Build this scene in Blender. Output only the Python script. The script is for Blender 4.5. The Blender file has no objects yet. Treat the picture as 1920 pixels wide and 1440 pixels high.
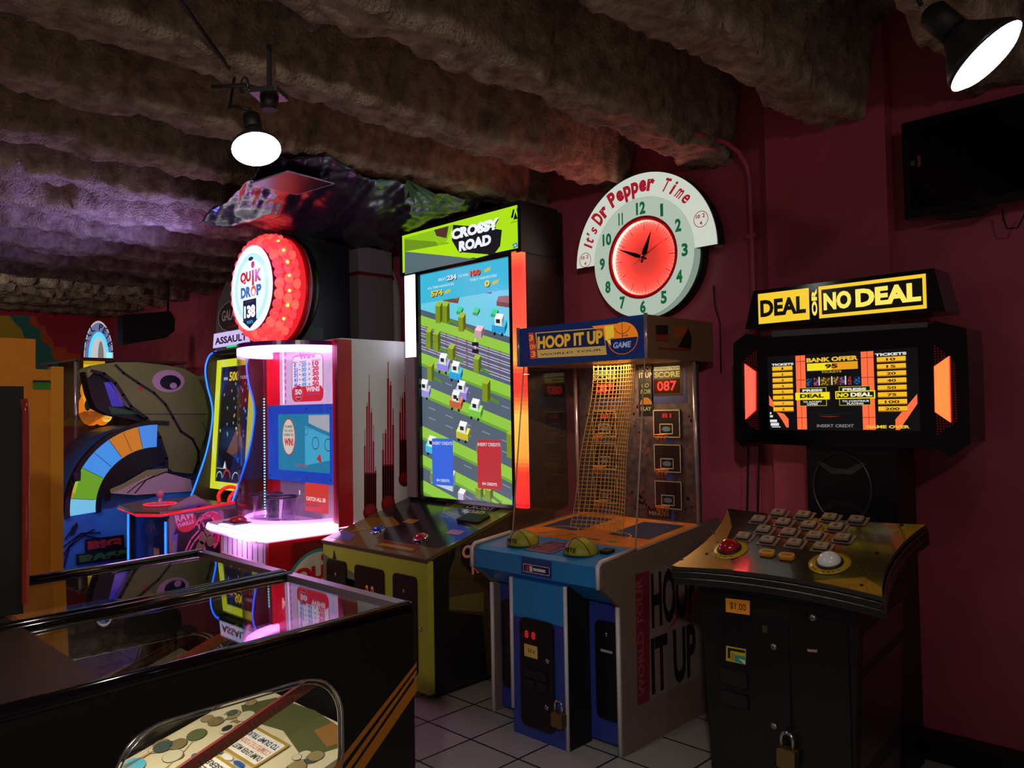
import bpy, bmesh, math, random
from mathutils import Vector, Matrix, noise
from mathutils.geometry import tessellate_polygon
random.seed(7)
S = bpy.context.scene
COL = S.collection

# ------------------------------------------------------------------ camera
FPX, CAMH, YAW, PITCH, ROLL = 1480.0, 1.6, math.radians(44.4), math.radians(1.85), math.radians(1.0)
_fh = Vector((-math.sin(YAW), math.cos(YAW), 0)); _rh = Vector((math.cos(YAW), math.sin(YAW), 0)); _up = Vector((0, 0, 1))
CF = _fh * math.cos(PITCH) + _up * math.sin(PITCH)
_u = -_fh * math.sin(PITCH) + _up * math.cos(PITCH)
CR = _rh * math.cos(ROLL) - _u * math.sin(ROLL)
CU = _u * math.cos(ROLL) + _rh * math.sin(ROLL)
CC = Vector((0, 0, CAMH))
cam = bpy.data.cameras.new('camera'); cam.sensor_width = 36; cam.lens = FPX / 1920 * 36; cam.clip_start = .05
camo = bpy.data.objects.new('camera', cam); COL.objects.link(camo)
camo.matrix_world = Matrix(((CR.x, CU.x, -CF.x, 0), (CR.y, CU.y, -CF.y, 0), (CR.z, CU.z, -CF.z, CAMH), (0, 0, 0, 1)))
S.camera = camo

# ------------------------------------------------------------------ world, exposure, added fill spots
S.view_settings.view_transform = 'Standard'; S.view_settings.look = 'None'
S.view_settings.gamma = 1; S.view_settings.use_curve_mapping = False
S.view_settings.exposure = 0.0
w = bpy.data.worlds.new('World'); S.world = w; w.use_nodes = True
bg = w.node_tree.nodes['Background']; wt = w.node_tree.nodes.new('ShaderNodeTexCoord'); ws = w.node_tree.nodes.new('ShaderNodeSeparateXYZ'); wr = w.node_tree.nodes.new('ShaderNodeValToRGB')
wm = w.node_tree.nodes.new('ShaderNodeMapRange'); wm.inputs[1].default_value = -1; wm.inputs[2].default_value = 1
w.node_tree.links.new(wt.outputs['Generated'], ws.inputs[0]); w.node_tree.links.new(ws.outputs['Z'], wm.inputs[0]); w.node_tree.links.new(wm.outputs[0], wr.inputs[0]); w.node_tree.links.new(wr.outputs[0], bg.inputs[0])
# ambient for the unseen arcade, brighter from below to light the joist undersides
els = wr.color_ramp.elements; els[0].position = .25; els[0].color = (.21, .165, .142, 1); els[1].position = .62; els[1].color = (.028, .018, .018, 1)
e = els.new(.47); e.color = (.062, .046, .044, 1)
bg.inputs[1].default_value = 1.0

def lamp(name, kind, loc, energy, color, size=.1, target=None, spot=None, size_y=None, blend=.5):
    l = bpy.data.lights.new(name, kind); l.energy = energy; l.color = color
    if kind == 'AREA':
        l.size = size
        if size_y: l.shape = 'RECTANGLE'; l.size_y = size_y
    elif kind in ('POINT', 'SPOT'): l.shadow_soft_size = size
    if kind == 'SPOT': l.spot_size = spot; l.spot_blend = blend
    o = bpy.data.objects.new(name, l); COL.objects.link(o); o.location = loc
    if target is not None:
        o.rotation_euler = (Vector(target) - Vector(loc)).to_track_quat('-Z', 'Y').to_euler()
    return o
# added fill spots without fixtures, standing in for light from the unseen room
lamp('fill_spot', 'SPOT', (0.6, -.9, 2.75), 150, (1, .86, .74), .08, (-4.1, 2.8, .5), math.radians(58))
lamp('fill_spot', 'SPOT', (-3.4, -1.5, 2.75), 75, (1, .84, .70), .08, (-6.0, 2.0, .7), math.radians(70))
lamp('fill_spot', 'SPOT', (-5.35, .80, 2.80), 42, (1, .88, .78), .08, (-6.9, 2.4, .4), math.radians(95))
lamp('fill_spot', 'SPOT', (1.1, .2, 2.70), 30, (1, .84, .72), .08, (-1.9, 3.9, 2.0), math.radians(75), blend=.9)
lamp('fill_spot', 'SPOT', (-8.4, 1.1, 2.70), 30, (1, .84, .74), .08, (-11.6, 3.4, 1.9), math.radians(110))

# ------------------------------------------------------------------ materials
def lin(c): return tuple(((v / 255) / 12.92 if v / 255 <= .04045 else ((v / 255 + .055) / 1.055) ** 2.4) for v in c)
MATS = {}
def m(name, rgb=(128, 128, 128), rough=.5, metal=0, emit=0, bump=0, bscale=40, vary=0, vscale=6, spec=.5, coat=0, base=None):
    if name in MATS: return MATS[name]
    a = bpy.data.materials.new(name); a.use_nodes = True; MATS[name] = a
    nt = a.node_tree; p = nt.nodes['Principled BSDF']; L = nt.links
    c = lin(rgb)
    p.inputs['Roughness'].default_value = rough; p.inputs['Metallic'].default_value = metal
    p.inputs['Specular IOR Level'].default_value = spec
    if coat: p.inputs['Coat Weight'].default_value = coat; p.inputs['Coat Roughness'].default_value = .06
    if emit:
        p.inputs['Base Color'].default_value = (.01, .01, .01, 1) if not base else (*lin(base), 1)
        p.inputs['Emission Color'].default_value = (*c, 1); p.inputs['Emission Strength'].default_value = emit
        p.inputs['Roughness'].default_value = min(rough, .25)
        return a
    p.inputs['Base Color'].default_value = (*c, 1)
    if vary or bump:
        tc = nt.nodes.new('ShaderNodeTexCoord')
    if vary:
        n = nt.nodes.new('ShaderNodeTexNoise'); n.inputs['Scale'].default_value = vscale; n.inputs['Detail'].default_value = 6
        L.new(tc.outputs['Object'], n.inputs['Vector'])
        r = nt.nodes.new('ShaderNodeValToRGB'); r.color_ramp.elements[0].position = .3; r.color_ramp.elements[1].position = .7
        r.color_ramp.elements[0].color = (*[v * (1 - vary) for v in c], 1); r.color_ramp.elements[1].color = (*[min(1, v * (1 + vary)) for v in c], 1)
        L.new(n.outputs['Fac'], r.inputs['Fac']); L.new(r.outputs['Color'], p.inputs['Base Color'])
    if bump:
        n2 = nt.nodes.new('ShaderNodeTexNoise'); n2.inputs['Scale'].default_value = bscale; n2.inputs['Detail'].default_value = 5
        L.new(tc.outputs['Object'], n2.inputs['Vector'])
        b = nt.nodes.new('ShaderNodeBump'); b.inputs['Strength'].default_value = bump; b.inputs['Distance'].default_value = .02
        L.new(n2.outputs['Fac'], b.inputs['Height']); L.new(b.outputs['Normal'], p.inputs['Normal'])
    return a
def glass(name, tint=(1, 1, 1), ior=1.5, rough=0.0):
    if name in MATS: return MATS[name]
    a = bpy.data.materials.new(name); a.use_nodes = True; MATS[name] = a
    nt = a.node_tree; nt.nodes.clear(); L = nt.links
    o = nt.nodes.new('ShaderNodeOutputMaterial'); mx = nt.nodes.new('ShaderNodeMixShader')
    t = nt.nodes.new('ShaderNodeBsdfTransparent'); g = nt.nodes.new('ShaderNodeBsdfGlossy'); f = nt.nodes.new('ShaderNodeFresnel')
    t.inputs[0].default_value = (*tint, 1); g.inputs['Roughness'].default_value = rough
    ge = nt.nodes.new('ShaderNodeNewGeometry'); mr = nt.nodes.new('ShaderNodeMapRange'); mr.inputs[3].default_value = ior; mr.inputs[4].default_value = 1 / ior
    L.new(ge.outputs['Backfacing'], mr.inputs[0]); L.new(mr.outputs[0], f.inputs[0])
    L.new(f.outputs[0], mx.inputs[0]); L.new(t.outputs[0], mx.inputs[1]); L.new(g.outputs[0], mx.inputs[2]); L.new(mx.outputs[0], o.inputs[0])
    return a
BLACK = m('black laminate', (14, 14, 15), .35)
BLACKM = m('matt black', (9, 9, 10), .6)
GLOSSB = m('gloss black', (8, 8, 9), .12)
CHROME = m('chrome', (200, 200, 205), .15, 1)
WHITETRIM = m('white edge trim', (205, 200, 205), .3)
SCREENBLACK = m('dark screen', (5, 5, 7), .08)
GLASS = glass('clear glass')
def E(r, g, b, s=1.0, nm=None):
    """something that gives off light: display pixels, lamps, backlit print"""
    return m(nm or 'lit %d %d %d x%g' % (r, g, b, s), (r, g, b), .2, 0, s)
def C(r, g, b, rough=.5, nm=None): return m(nm or 'print %d %d %d r%g' % (r, g, b, rough), (r, g, b), rough)

# ------------------------------------------------------------------ frames and mesh building
X_, Y_, Z_ = Vector((1, 0, 0)), Vector((0, 1, 0)), Vector((0, 0, 1))
class Frame:
    def __init__(s, o=(0, 0, 0), u=X_, v=Y_):
        s.o = Vector(o); s.u = Vector(u).normalized(); s.v = Vector(v).normalized(); s.n = s.u.cross(s.v)
    def w(s, p): return s.o + s.u * p[0] + s.v * p[1] + s.n * (p[2] if len(p) > 2 else 0)
    def px(s, x, y):
        """a point seen at (x, y) on the photograph, found on this real plane"""
        d = CF + CR * ((x - 960) / FPX) + CU * ((720 - y) / FPX)
        t = (s.o - CC).dot(s.n) / d.dot(s.n); q = CC + d * t - s.o
        return (q.dot(s.u), q.dot(s.v))
WORLDF = Frame()
def front(y, o=(0, 0)): return Frame((o[0], y, o[1]), X_, Z_)      # faces -Y
def side(x): return Frame((x, 0, 0), Y_, Z_)                        # faces +X
def top(z): return Frame((0, 0, z), X_, Y_)                         # faces up
def crop(x0, y0, s): return lambda a, b: (x0 + a / s, y0 + b / s)

_txt = {}
def text_tris(s, bold):
    k = (s, bold)
    if k not in _txt:
        c = bpy.data.curves.new('t', 'FONT'); c.body = s; c.size = 1; c.resolution_u = 3; c.offset = bold
        o = bpy.data.objects.new('t', c); COL.objects.link(o); bpy.context.view_layer.update()
        me = bpy.data.meshes.new_from_object(o.evaluated_get(bpy.context.evaluated_depsgraph_get()))
        vs = [v.co.copy() for v in me.vertices]; fs = [list(p.vertices) for p in me.polygons]
        bpy.data.objects.remove(o); bpy.data.curves.remove(c); bpy.data.meshes.remove(me)
        if vs:
            x0 = min(v.x for v in vs); x1 = max(v.x for v in vs); y0 = min(v.y for v in vs); y1 = max(v.y for v in vs)
            vs = [((v.x - x0) / max(x1 - x0, 1e-6), (v.y - y0) / max(y1 - y0, 1e-6)) for v in vs]
        _txt[k] = (vs, fs)
    return _txt[k]

def rrect(x, y, w_, h, r, n=5):
    pts = []
    for cx, cy, a0 in ((x + w_ - r, y + r, -90), (x + w_ - r, y + h - r, 0), (x + r, y + h - r, 90), (x + r, y + r, 180)):
        for i in range(n + 1):
            a = math.radians(a0 + 90 * i / n); pts.append((cx + r * math.cos(a), cy + r * math.sin(a)))
    return pts
def ell(cx, cy, rx, ry=None, n=32, a0=0, a1=360):
    ry = rx if ry is None else ry
    k = n if a1 - a0 == 360 else n + 1
    return [(cx + rx * math.cos(math.radians(a0 + (a1 - a0) * i / n)), cy + ry * math.sin(math.radians(a0 + (a1 - a0) * i / n))) for i in range(k)]

class B:
    """collects shapes into ONE mesh; coordinates are local to a frame (metres)"""
    def __init__(s, mat=None, frame=None):
        s.bm = bmesh.new(); s.f = frame or WORLDF; s.mats = []; s.cur = 0; s.smooth = False
        if mat: s.m(mat)
    def m(s, mat):
        if mat not in s.mats: s.mats.append(mat)
        s.cur = s.mats.index(mat); return s
    def face(s, pts, raw=False):
        vs = [s.bm.verts.new(p if raw else s.f.w(p)) for p in pts]
        return s._f(vs)
    def _f(s, vs, sm=False):
        try: f = s.bm.faces.new(vs)
        except ValueError: return None
        f.material_index = s.cur; f.smooth = sm or s.smooth; return f
    # flat graphics -------------------------------------------------
    def poly(s, pts, l=1, t=None):
        """flat polygon l layers above the frame plane; t gives thickness"""
        z = l * .0006 if t is None else t
        tris = tessellate_polygon([[Vector((p[0], p[1], 0)) for p in pts]])
        vs = [s.bm.verts.new(s.f.w((p[0], p[1], z))) for p in pts]
        ar = sum(pts[i][0] * pts[(i + 1) % len(pts)][1] - pts[(i + 1) % len(pts)][0] * pts[i][1] for i in range(len(pts)))
        for a, b, c in tris:
            A, Bb, Cc = pts[a], pts[b], pts[c]
            cr = (Bb[0] - A[0]) * (Cc[1] - A[1]) - (Bb[1] - A[1]) * (Cc[0] - A[0])
            s._f([vs[a], vs[b], vs[c]] if cr > 0 else [vs[a], vs[c], vs[b]])
        return s
    def rect(s, x, y, w_, h, l=1): return s.poly([(x, y), (x + w_, y), (x + w_, y + h), (x, y + h)], l)
    def disc(s, cx, cy, rx, ry=None, l=1, n=32): return s.poly(ell(cx, cy, rx, ry, n), l)
    def ring(s, cx, cy, r0, r1, l=1, n=40, a0=0, a1=360, sy=1):
        z = l * .0006
        for i in range(n):
            a = math.radians(a0 + (a1 - a0) * i / n); b = math.radians(a0 + (a1 - a0) * (i + 1) / n)
            s.face([(cx + r0 * math.cos(a), cy + sy * r0 * math.sin(a), z), (cx + r1 * math.cos(a), cy + sy * r1 * math.sin(a), z),
                    (cx + r1 * math.cos(b), cy + sy * r1 * math.sin(b), z), (cx + r0 * math.cos(b), cy + sy * r0 * math.sin(b), z)])
        return s
    def line(s, pts, wd, l=1, closed=False):
        z = l * .0006; n = len(pts)
        for i in range(n if closed else n - 1):
            a = Vector(pts[i][:2]); b = Vector(pts[(i + 1) % n][:2]); d = (b - a)
            if d.length < 1e-7: continue
            d.normalize(); q = Vector((-d.y, d.x)) * wd / 2; e = d * wd * .3
            s.face([(*(a - q - e), z), (*(b - q + e), z), (*(b + q + e), z), (*(a + q - e), z)])
        return s
    def text(s, t, x, y, w_, h, l=2, bold=.0, rot=0, shear=0, flip=False):
        vs, fs = text_tris(t, bold); z = l * .0006; ca, sa = math.cos(rot), math.sin(rot)
        out = []
        for vx, vy in vs:
            a, b = vx * w_ + shear * vy * h, vy * h
            if flip: a, b = w_ - a, h - b
            out.append(s.bm.verts.new(s.f.w((x + a * ca - b * sa, y + a * sa + b * ca, z))))
        for f in fs: s._f([out[i] for i in f])
        return s
    # the same, placed by what the photo shows on this plane
    clip = None
    def pq(s, pts, l=1):
        P = [s.f.px(*p) for p in pts]
        if s.clip: a, b, c, d = s.clip; P = [(min(max(x, a), b), min(max(y, c), d)) for x, y in P]
        return s.poly(P, l)
    def pt(s, t, bl, tr, l=2, bold=.0, shear=0):
        a = s.f.px(*bl); b = s.f.px(*tr); return s.text(t, a[0], a[1], b[0] - a[0], b[1] - a[1], l, bold, 0, shear)
    def pr(s, bl, tr, l=1):
        a = s.f.px(*bl); b = s.f.px(*tr); return s.rect(a[0], a[1], b[0] - a[0], b[1] - a[1], l)
    def arc_text(s, t, cx, cy, r, a0, a1, h, wd, l=2, bold=0.0, shear=0):
        """letters standing on an arc from angle a0 to a1 (degrees)"""
        n = len(t)
        for i, ch in enumerate(t):
            if ch == ' ': continue
            a = math.radians(a0 + (a1 - a0) * (i + .5) / n); rot = a - math.pi / 2
            hh = h * (1 if (ch.isupper() or ch.isdigit() or ch in "tldbkfhi'") else .72); ww = wd * (.45 if ch in "iIl'1" else 1)
            yo = -.28 * h if ch in 'pqgy' else 0
            if ch in 'pqgy': hh = h * 1.0
            if ch == "'": hh = h * .35; yo = h * .7
            px_, py_ = cx + (r + yo) * math.cos(a), cy + (r + yo) * math.sin(a)
            s.text(ch, px_ - ww / 2 * math.cos(rot), py_ - ww / 2 * math.sin(rot), ww, hh, l, bold, rot, shear)
        return s
    # solids ---------------------------------------------------------
    def slab(s, loops, z0, z1):
        """extruded outline (first loop) with holes (other loops) between heights z0 and z1 along the normal"""
        if isinstance(loops[0][0], (int, float)): loops = [loops]
        def area(q): return sum(q[i][0] * q[(i + 1) % len(q)][1] - q[(i + 1) % len(q)][0] * q[i][1] for i in range(len(q)))
        loops = [list(q) if (area(q) > 0) == (i == 0) else list(q)[::-1] for i, q in enumerate(loops)]
        flat = [p for q in loops for p in q]
        tris = tessellate_polygon([[Vector((p[0], p[1], 0)) for p in q] for q in loops])
        lo = [s.bm.verts.new(s.f.w((p[0], p[1], z0))) for p in flat]; hi = [s.bm.verts.new(s.f.w((p[0], p[1], z1))) for p in flat]
        for a, b, c in tris:
            A, Bb, Cc = flat[a], flat[b], flat[c]
            if (Bb[0] - A[0]) * (Cc[1] - A[1]) - (Bb[1] - A[1]) * (Cc[0] - A[0]) < 0: b, c = c, b
            s._f([hi[a], hi[b], hi[c]]); s._f([lo[a], lo[c], lo[b]])
        k = 0
        for q in loops:
            n = len(q)
            for i in range(n):
                j = (i + 1) % n; s._f([lo[k + i], lo[k + j], hi[k + j], hi[k + i]])
            k += n
        return s
    def box(s, x0, x1, y0, y1, z0, z1): return s.slab([(x0, y0), (x1, y0), (x1, y1), (x0, y1)], z0, z1)
    def tube(s, pts, r, n=8, closed=False, caps=True):
        P = [s.f.w(p) for p in pts]; k = len(P); rings = []; prev = None
        rr = r if isinstance(r, (list, tuple)) else [r] * k
        for i in range(k):
            if closed: d = P[(i + 1) % k] - P[i - 1]
            else: d = P[min(i + 1, k - 1)] - P[max(i - 1, 0)]
            d.normalize()
            if prev is None:
                a = d.orthogonal().normalized()
            else:
                a = prev - d * prev.dot(d)
                if a.length < 1e-6: a = d.orthogonal()
                a.normalize()
            prev = a; b = d.cross(a)
            rings.append([s.bm.verts.new(P[i] + (a * math.cos(2 * math.pi * j / n) + b * math.sin(2 * math.pi * j / n)) * rr[i]) for j in range(n)])
        for i in range(k if closed else k - 1):
            A, Bb = rings[i], rings[(i + 1) % k]
            for j in range(n): s._f([A[j], A[(j + 1) % n], Bb[(j + 1) % n], Bb[j]], True)
        if caps and not closed: s._f(rings[0][::-1]); s._f(rings[-1])
        return s
    def lathe(s, c, prof, axis='n', n=28, smooth=True, caps=True):
        """profile [(r, h)] turned about the frame's normal through c (or another axis u / v)"""
        rings = []
        for r, h in prof:
            ring = []
            for j in range(n):
                a = 2 * math.pi * j / n; x, y = r * math.cos(a), r * math.sin(a)
                p = {'n': (c[0] + x, c[1] + y, c[2] + h), 'v': (c[0] + y, c[1] + h, c[2] + x), 'u': (c[0] + h, c[1] + x, c[2] + y)}[axis]
                ring.append(s.bm.verts.new(s.f.w(p)))
            rings.append(ring)
        for A, Bb in zip(rings, rings[1:]):
            for j in range(n): s._f([A[j], A[(j + 1) % n], Bb[(j + 1) % n], Bb[j]], smooth)
        if caps and prof[0][0] > 1e-5: s._f(rings[0][::-1])
        if caps and prof[-1][0] > 1e-5: s._f(rings[-1])
        return s
    def dome(s, c, r, h=None, n=20, k=6, full=0):
        h = h or r
        a0 = -full
        return s.lathe(c, [(max(r * math.cos(math.radians(a0 + (90 - a0) * i / k)), 1e-6), h * math.sin(math.radians(a0 + (90 - a0) * i / k))) for i in range(k + 1)], 'n', n)
    def build(s, name, parent=None, merge=False):
        me = bpy.data.meshes.new(name)
        off = ROOT.get(parent.name, Vector()) if parent else Vector()
        bmesh.ops.remove_doubles(s.bm, verts=[v for v in s.bm.verts], dist=1e-6) if merge else None
        for v in s.bm.verts: v.co -= off
        s.bm.to_mesh(me); s.bm.free()
        for a in s.mats: me.materials.append(a)
        o = bpy.data.objects.new(name, me); COL.objects.link(o)
        if parent: o.parent = parent; ROOT[o.name] = off
        else: ROOT[o.name] = Vector()
        return o
ROOT = {}
def thing(name, label, cat, loc=(0, 0, 0), group=None):
    o = bpy.data.objects.new(name, None); COL.objects.link(o); o.location = loc; o.empty_display_size = .1
    o['label'] = label; o['category'] = cat
    if group: o['group'] = group
    ROOT[o.name] = Vector(loc); return o
def tag(o, label, cat, group=None):
    o['label'] = label; o['category'] = cat
    if group: o['group'] = group
    # put the origin at the thing's base
    bb = [Vector(b) for b in o.bound_box]; c = sum(bb, Vector()) / 8; c.z = min(b.z for b in bb)
    o.data.transform(Matrix.Translation(-c)); o.location = c; ROOT[o.name] = c
    return o
def struct(o): o['kind'] = 'structure'; return o
def sub(name, parent, mat, fn, frame=None):
    b = B(mat, frame); fn(b); return b.build(name, parent)
# ------------------------------------------------------------------ the room
YW = 3.96; XL = -11.6
TILE = m('floor tile', (150, 145, 140), .35)
nt = TILE.node_tree; p = nt.nodes['Principled BSDF']; tc = nt.nodes.new('ShaderNodeTexCoord'); br = nt.nodes.new('ShaderNodeTexBrick')
br.offset = 0; br.inputs['Scale'].default_value = 1; br.inputs['Brick Width'].default_value = .322; br.inputs['Row Height'].default_value = .322
br.inputs['Mortar Size'].default_value = .006; br.inputs['Mortar Smooth'].default_value = .1
br.inputs['Color1'].default_value = (*lin((168, 163, 158)), 1); br.inputs['Color2'].default_value = (*lin((150, 148, 146)), 1); br.inputs['Mortar'].default_value = (*lin((35, 33, 32)), 1)
mp = nt.nodes.new('ShaderNodeMapping'); mp.inputs['Location'].default_value = (-.008, -.044, 0)
nt.links.new(tc.outputs['Object'], mp.inputs[0]); nt.links.new(mp.outputs[0], br.inputs['Vector']); nt.links.new(br.outputs['Color'], p.inputs['Base Color'])

b = B(TILE); b.box(XL, 1.6, -1.6, YW, -.1, 0); struct(b.build('floor'))
PINK = m('pink wall paint', (182, 80, 104), .38, bump=.12, bscale=18, vary=.12, vscale=3)
b = B(PINK); b.box(XL - .15, 1.6, YW, YW + .15, 0, 3.6); struct(b.build('wall_back'))
b = B(PINK); b.box(-1.90, -1.30, YW - .10, YW, 0, 3.4); struct(b.build('trim_1'))
b = B(m('black baseboard', (16, 12, 13), .5)); b.box(-1.9, 1.6, YW - .115, YW - .1, 0, .1); b.box(XL, -1.9, YW - .015, YW, 0, .1); b.box(-1.3, 1.6, YW - .1, YW, 0, .1); struct(b.build('baseboard_back'))
# left wall with its stepped mural
b = B(m('red wall paint', (190, 50, 76), .5, vary=.1)); b.box(XL - .15, XL, -3, YW, 0, 3.6)
b.f = side(XL); c = crop(0, 560, 6)
b.m(C(225, 96, 40, .6, 'orange mural paint')).pq([c(*q) for q in ((320, 190), (410, 200), (430, 290), (510, 310), (530, 400), (590, 450), (610, 540), (740, 550), (770, 620), (900, 620), (900, 960), (600, 960), (300, 500))], 1)
b.m(C(60, 140, 130, .6, 'teal mural paint')).pq([c(*q) for q in ((60, 190), (330, 190), (345, 300), (450, 340), (470, 480), (570, 540), (600, 680), (730, 700), (760, 880), (870, 915), (890, 1120), (600, 1130), (250, 800), (0, 440))], 2)
b.m(C(215, 180, 40, .6, 'yellow mural paint')).pq([c(*q) for q in ((-200, 190), (100, 190), (165, 270), (245, 350), (280, 460), (280, 800), (-200, 800))], 3)
struct(b.build('wall_left'))

# ceiling: deep joists buried under sprayed fibre, running into the back wall
FIBRE = m('sprayed fibre insulation', (158, 143, 126), .95, bump=1, bscale=75, vary=.45, vscale=14, spec=.1)
def ceiling():
    xs = []; x = XL
    while x < 1.55:
        xs.append(x); x += .022 if x > -6.2 else .04
    ys = [-2.0 + .034 * i for i in range(int((YW + 2.0) / .034) + 2)]
    me = bpy.data.meshes.new('ceiling'); vs = []; fs = []
    for x in xs:
        for y in ys:
            q = Vector((x, y, 0))
            wob = noise.noise(q * 1.1 + Vector((3, 1, 0))) * .06 + noise.noise(q * 4.0) * .045 + noise.noise(q * 11 + Vector((0, 5, 2))) * .03 + noise.noise(q * 30) * .012
            k = round((x + 1.52) / .70); d = abs(x + 1.52 - .70 * k + wob)
            depth = .52 + .05 * noise.noise(Vector((k * 3.1, y * .7, 4)))
            t = min(max((d - .10) / .085, 0), 1); t = t * t * (3 - 2 * t)
            z = 2.965 + depth * t + .10 * max(0, .085 - abs(.085 - d)) * -1
            # bridging between the joists
            yb = 1.78 + .22 * noise.noise(Vector((k * 1.7, 2, 1))) + (.35 if k % 2 else 0) * 0
            e = abs(y - yb + noise.noise(q * 5) * .05 + (x + 1.52 - .70 * k) * .25)
            if e < .13 and t > 0: z = min(z, z - (1 - e / .13) * t * .40)
            yb2 = 3.1 if k % 3 == 0 else -.2
            e = abs(y - yb2 + noise.noise(q * 4) * .06)
            if e < .12 and t > 0: z = min(z, z - (1 - e / .12) * t * .3)
            z += noise.noise(q * 9) * .022 + noise.noise(q * 21) * .018 + noise.noise(q * 3) * .03 + noise.noise(q * 43) * .012 + t * .03 * noise.noise(q * 6)
            vs.append((x, y, z))
    n = len(ys)
    for i in range(len(xs) - 1):
        for j in range(n - 1):
            a = i * n + j; fs.append((a, a + 1, a + n + 1, a + n))
    me.from_pydata(vs, [], fs); me.materials.append(FIBRE)
    for p in me.polygons: p.use_smooth = True
    o = bpy.data.objects.new('ceiling', me); COL.objects.link(o); o.location = (0, 0, 0); return struct(o)
ceiling()

# painted conduit bending out of the ceiling and down the wall
b = B(m('pink painted pipe', (190, 82, 108), .4))
pts = [(-2.12, 3.55, 3.0)] + [(-2.12 + .10 * math.sin(a), 3.72 + .2 * math.sin(a), 3.02 - .2 * (1 - math.cos(a))) for a in (0, .4, .8, 1.2, 1.57)] + [(-2.02, 3.93, 2.4), (-2.02, 3.93, 1.2), (-2.02, 3.93, 0)]
b.tube(pts, .014, 10)
for z in (2.5, 1.9): b.box(-2.05, -1.99, 3.915, 3.96, z, z + .02)
tag(b.build('conduit_pipe'), 'pink painted pipe bending from the ceiling down the pink wall right of the clock', 'pipe')
# ------------------------------------------------------------------ basketball game
def padlock(name, label, c, s=1.0):
    """brass padlock hanging by its shackle, face towards -Y"""
    b = B(m('worn brass', (150, 125, 80), .35, .9), front(c[1]))
    x, z = c[0], c[2]
    t = thing(name, label, 'padlock', (x, c[1], z - .05 * s))
    b.slab(rrect(x - .022 * s, z - .05 * s, .044 * s, .045 * s, .007 * s), -.012 * s, .012 * s); b.build('lock_body', t)
    b = B(CHROME, front(c[1]))
    b.tube([(x - .014 * s, z - .006 * s), (x - .014 * s, z + .016 * s)] + [(x - .014 * s * math.cos(a), z + .016 * s + .014 * s * math.sin(a)) for a in (.5, 1.0, 1.57, 2.1, 2.6)] + [(x + .014 * s, z + .016 * s), (x + .014 * s, z - .006 * s)], .0045 * s, 8)
    b.build('shackle', t); return t

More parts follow.
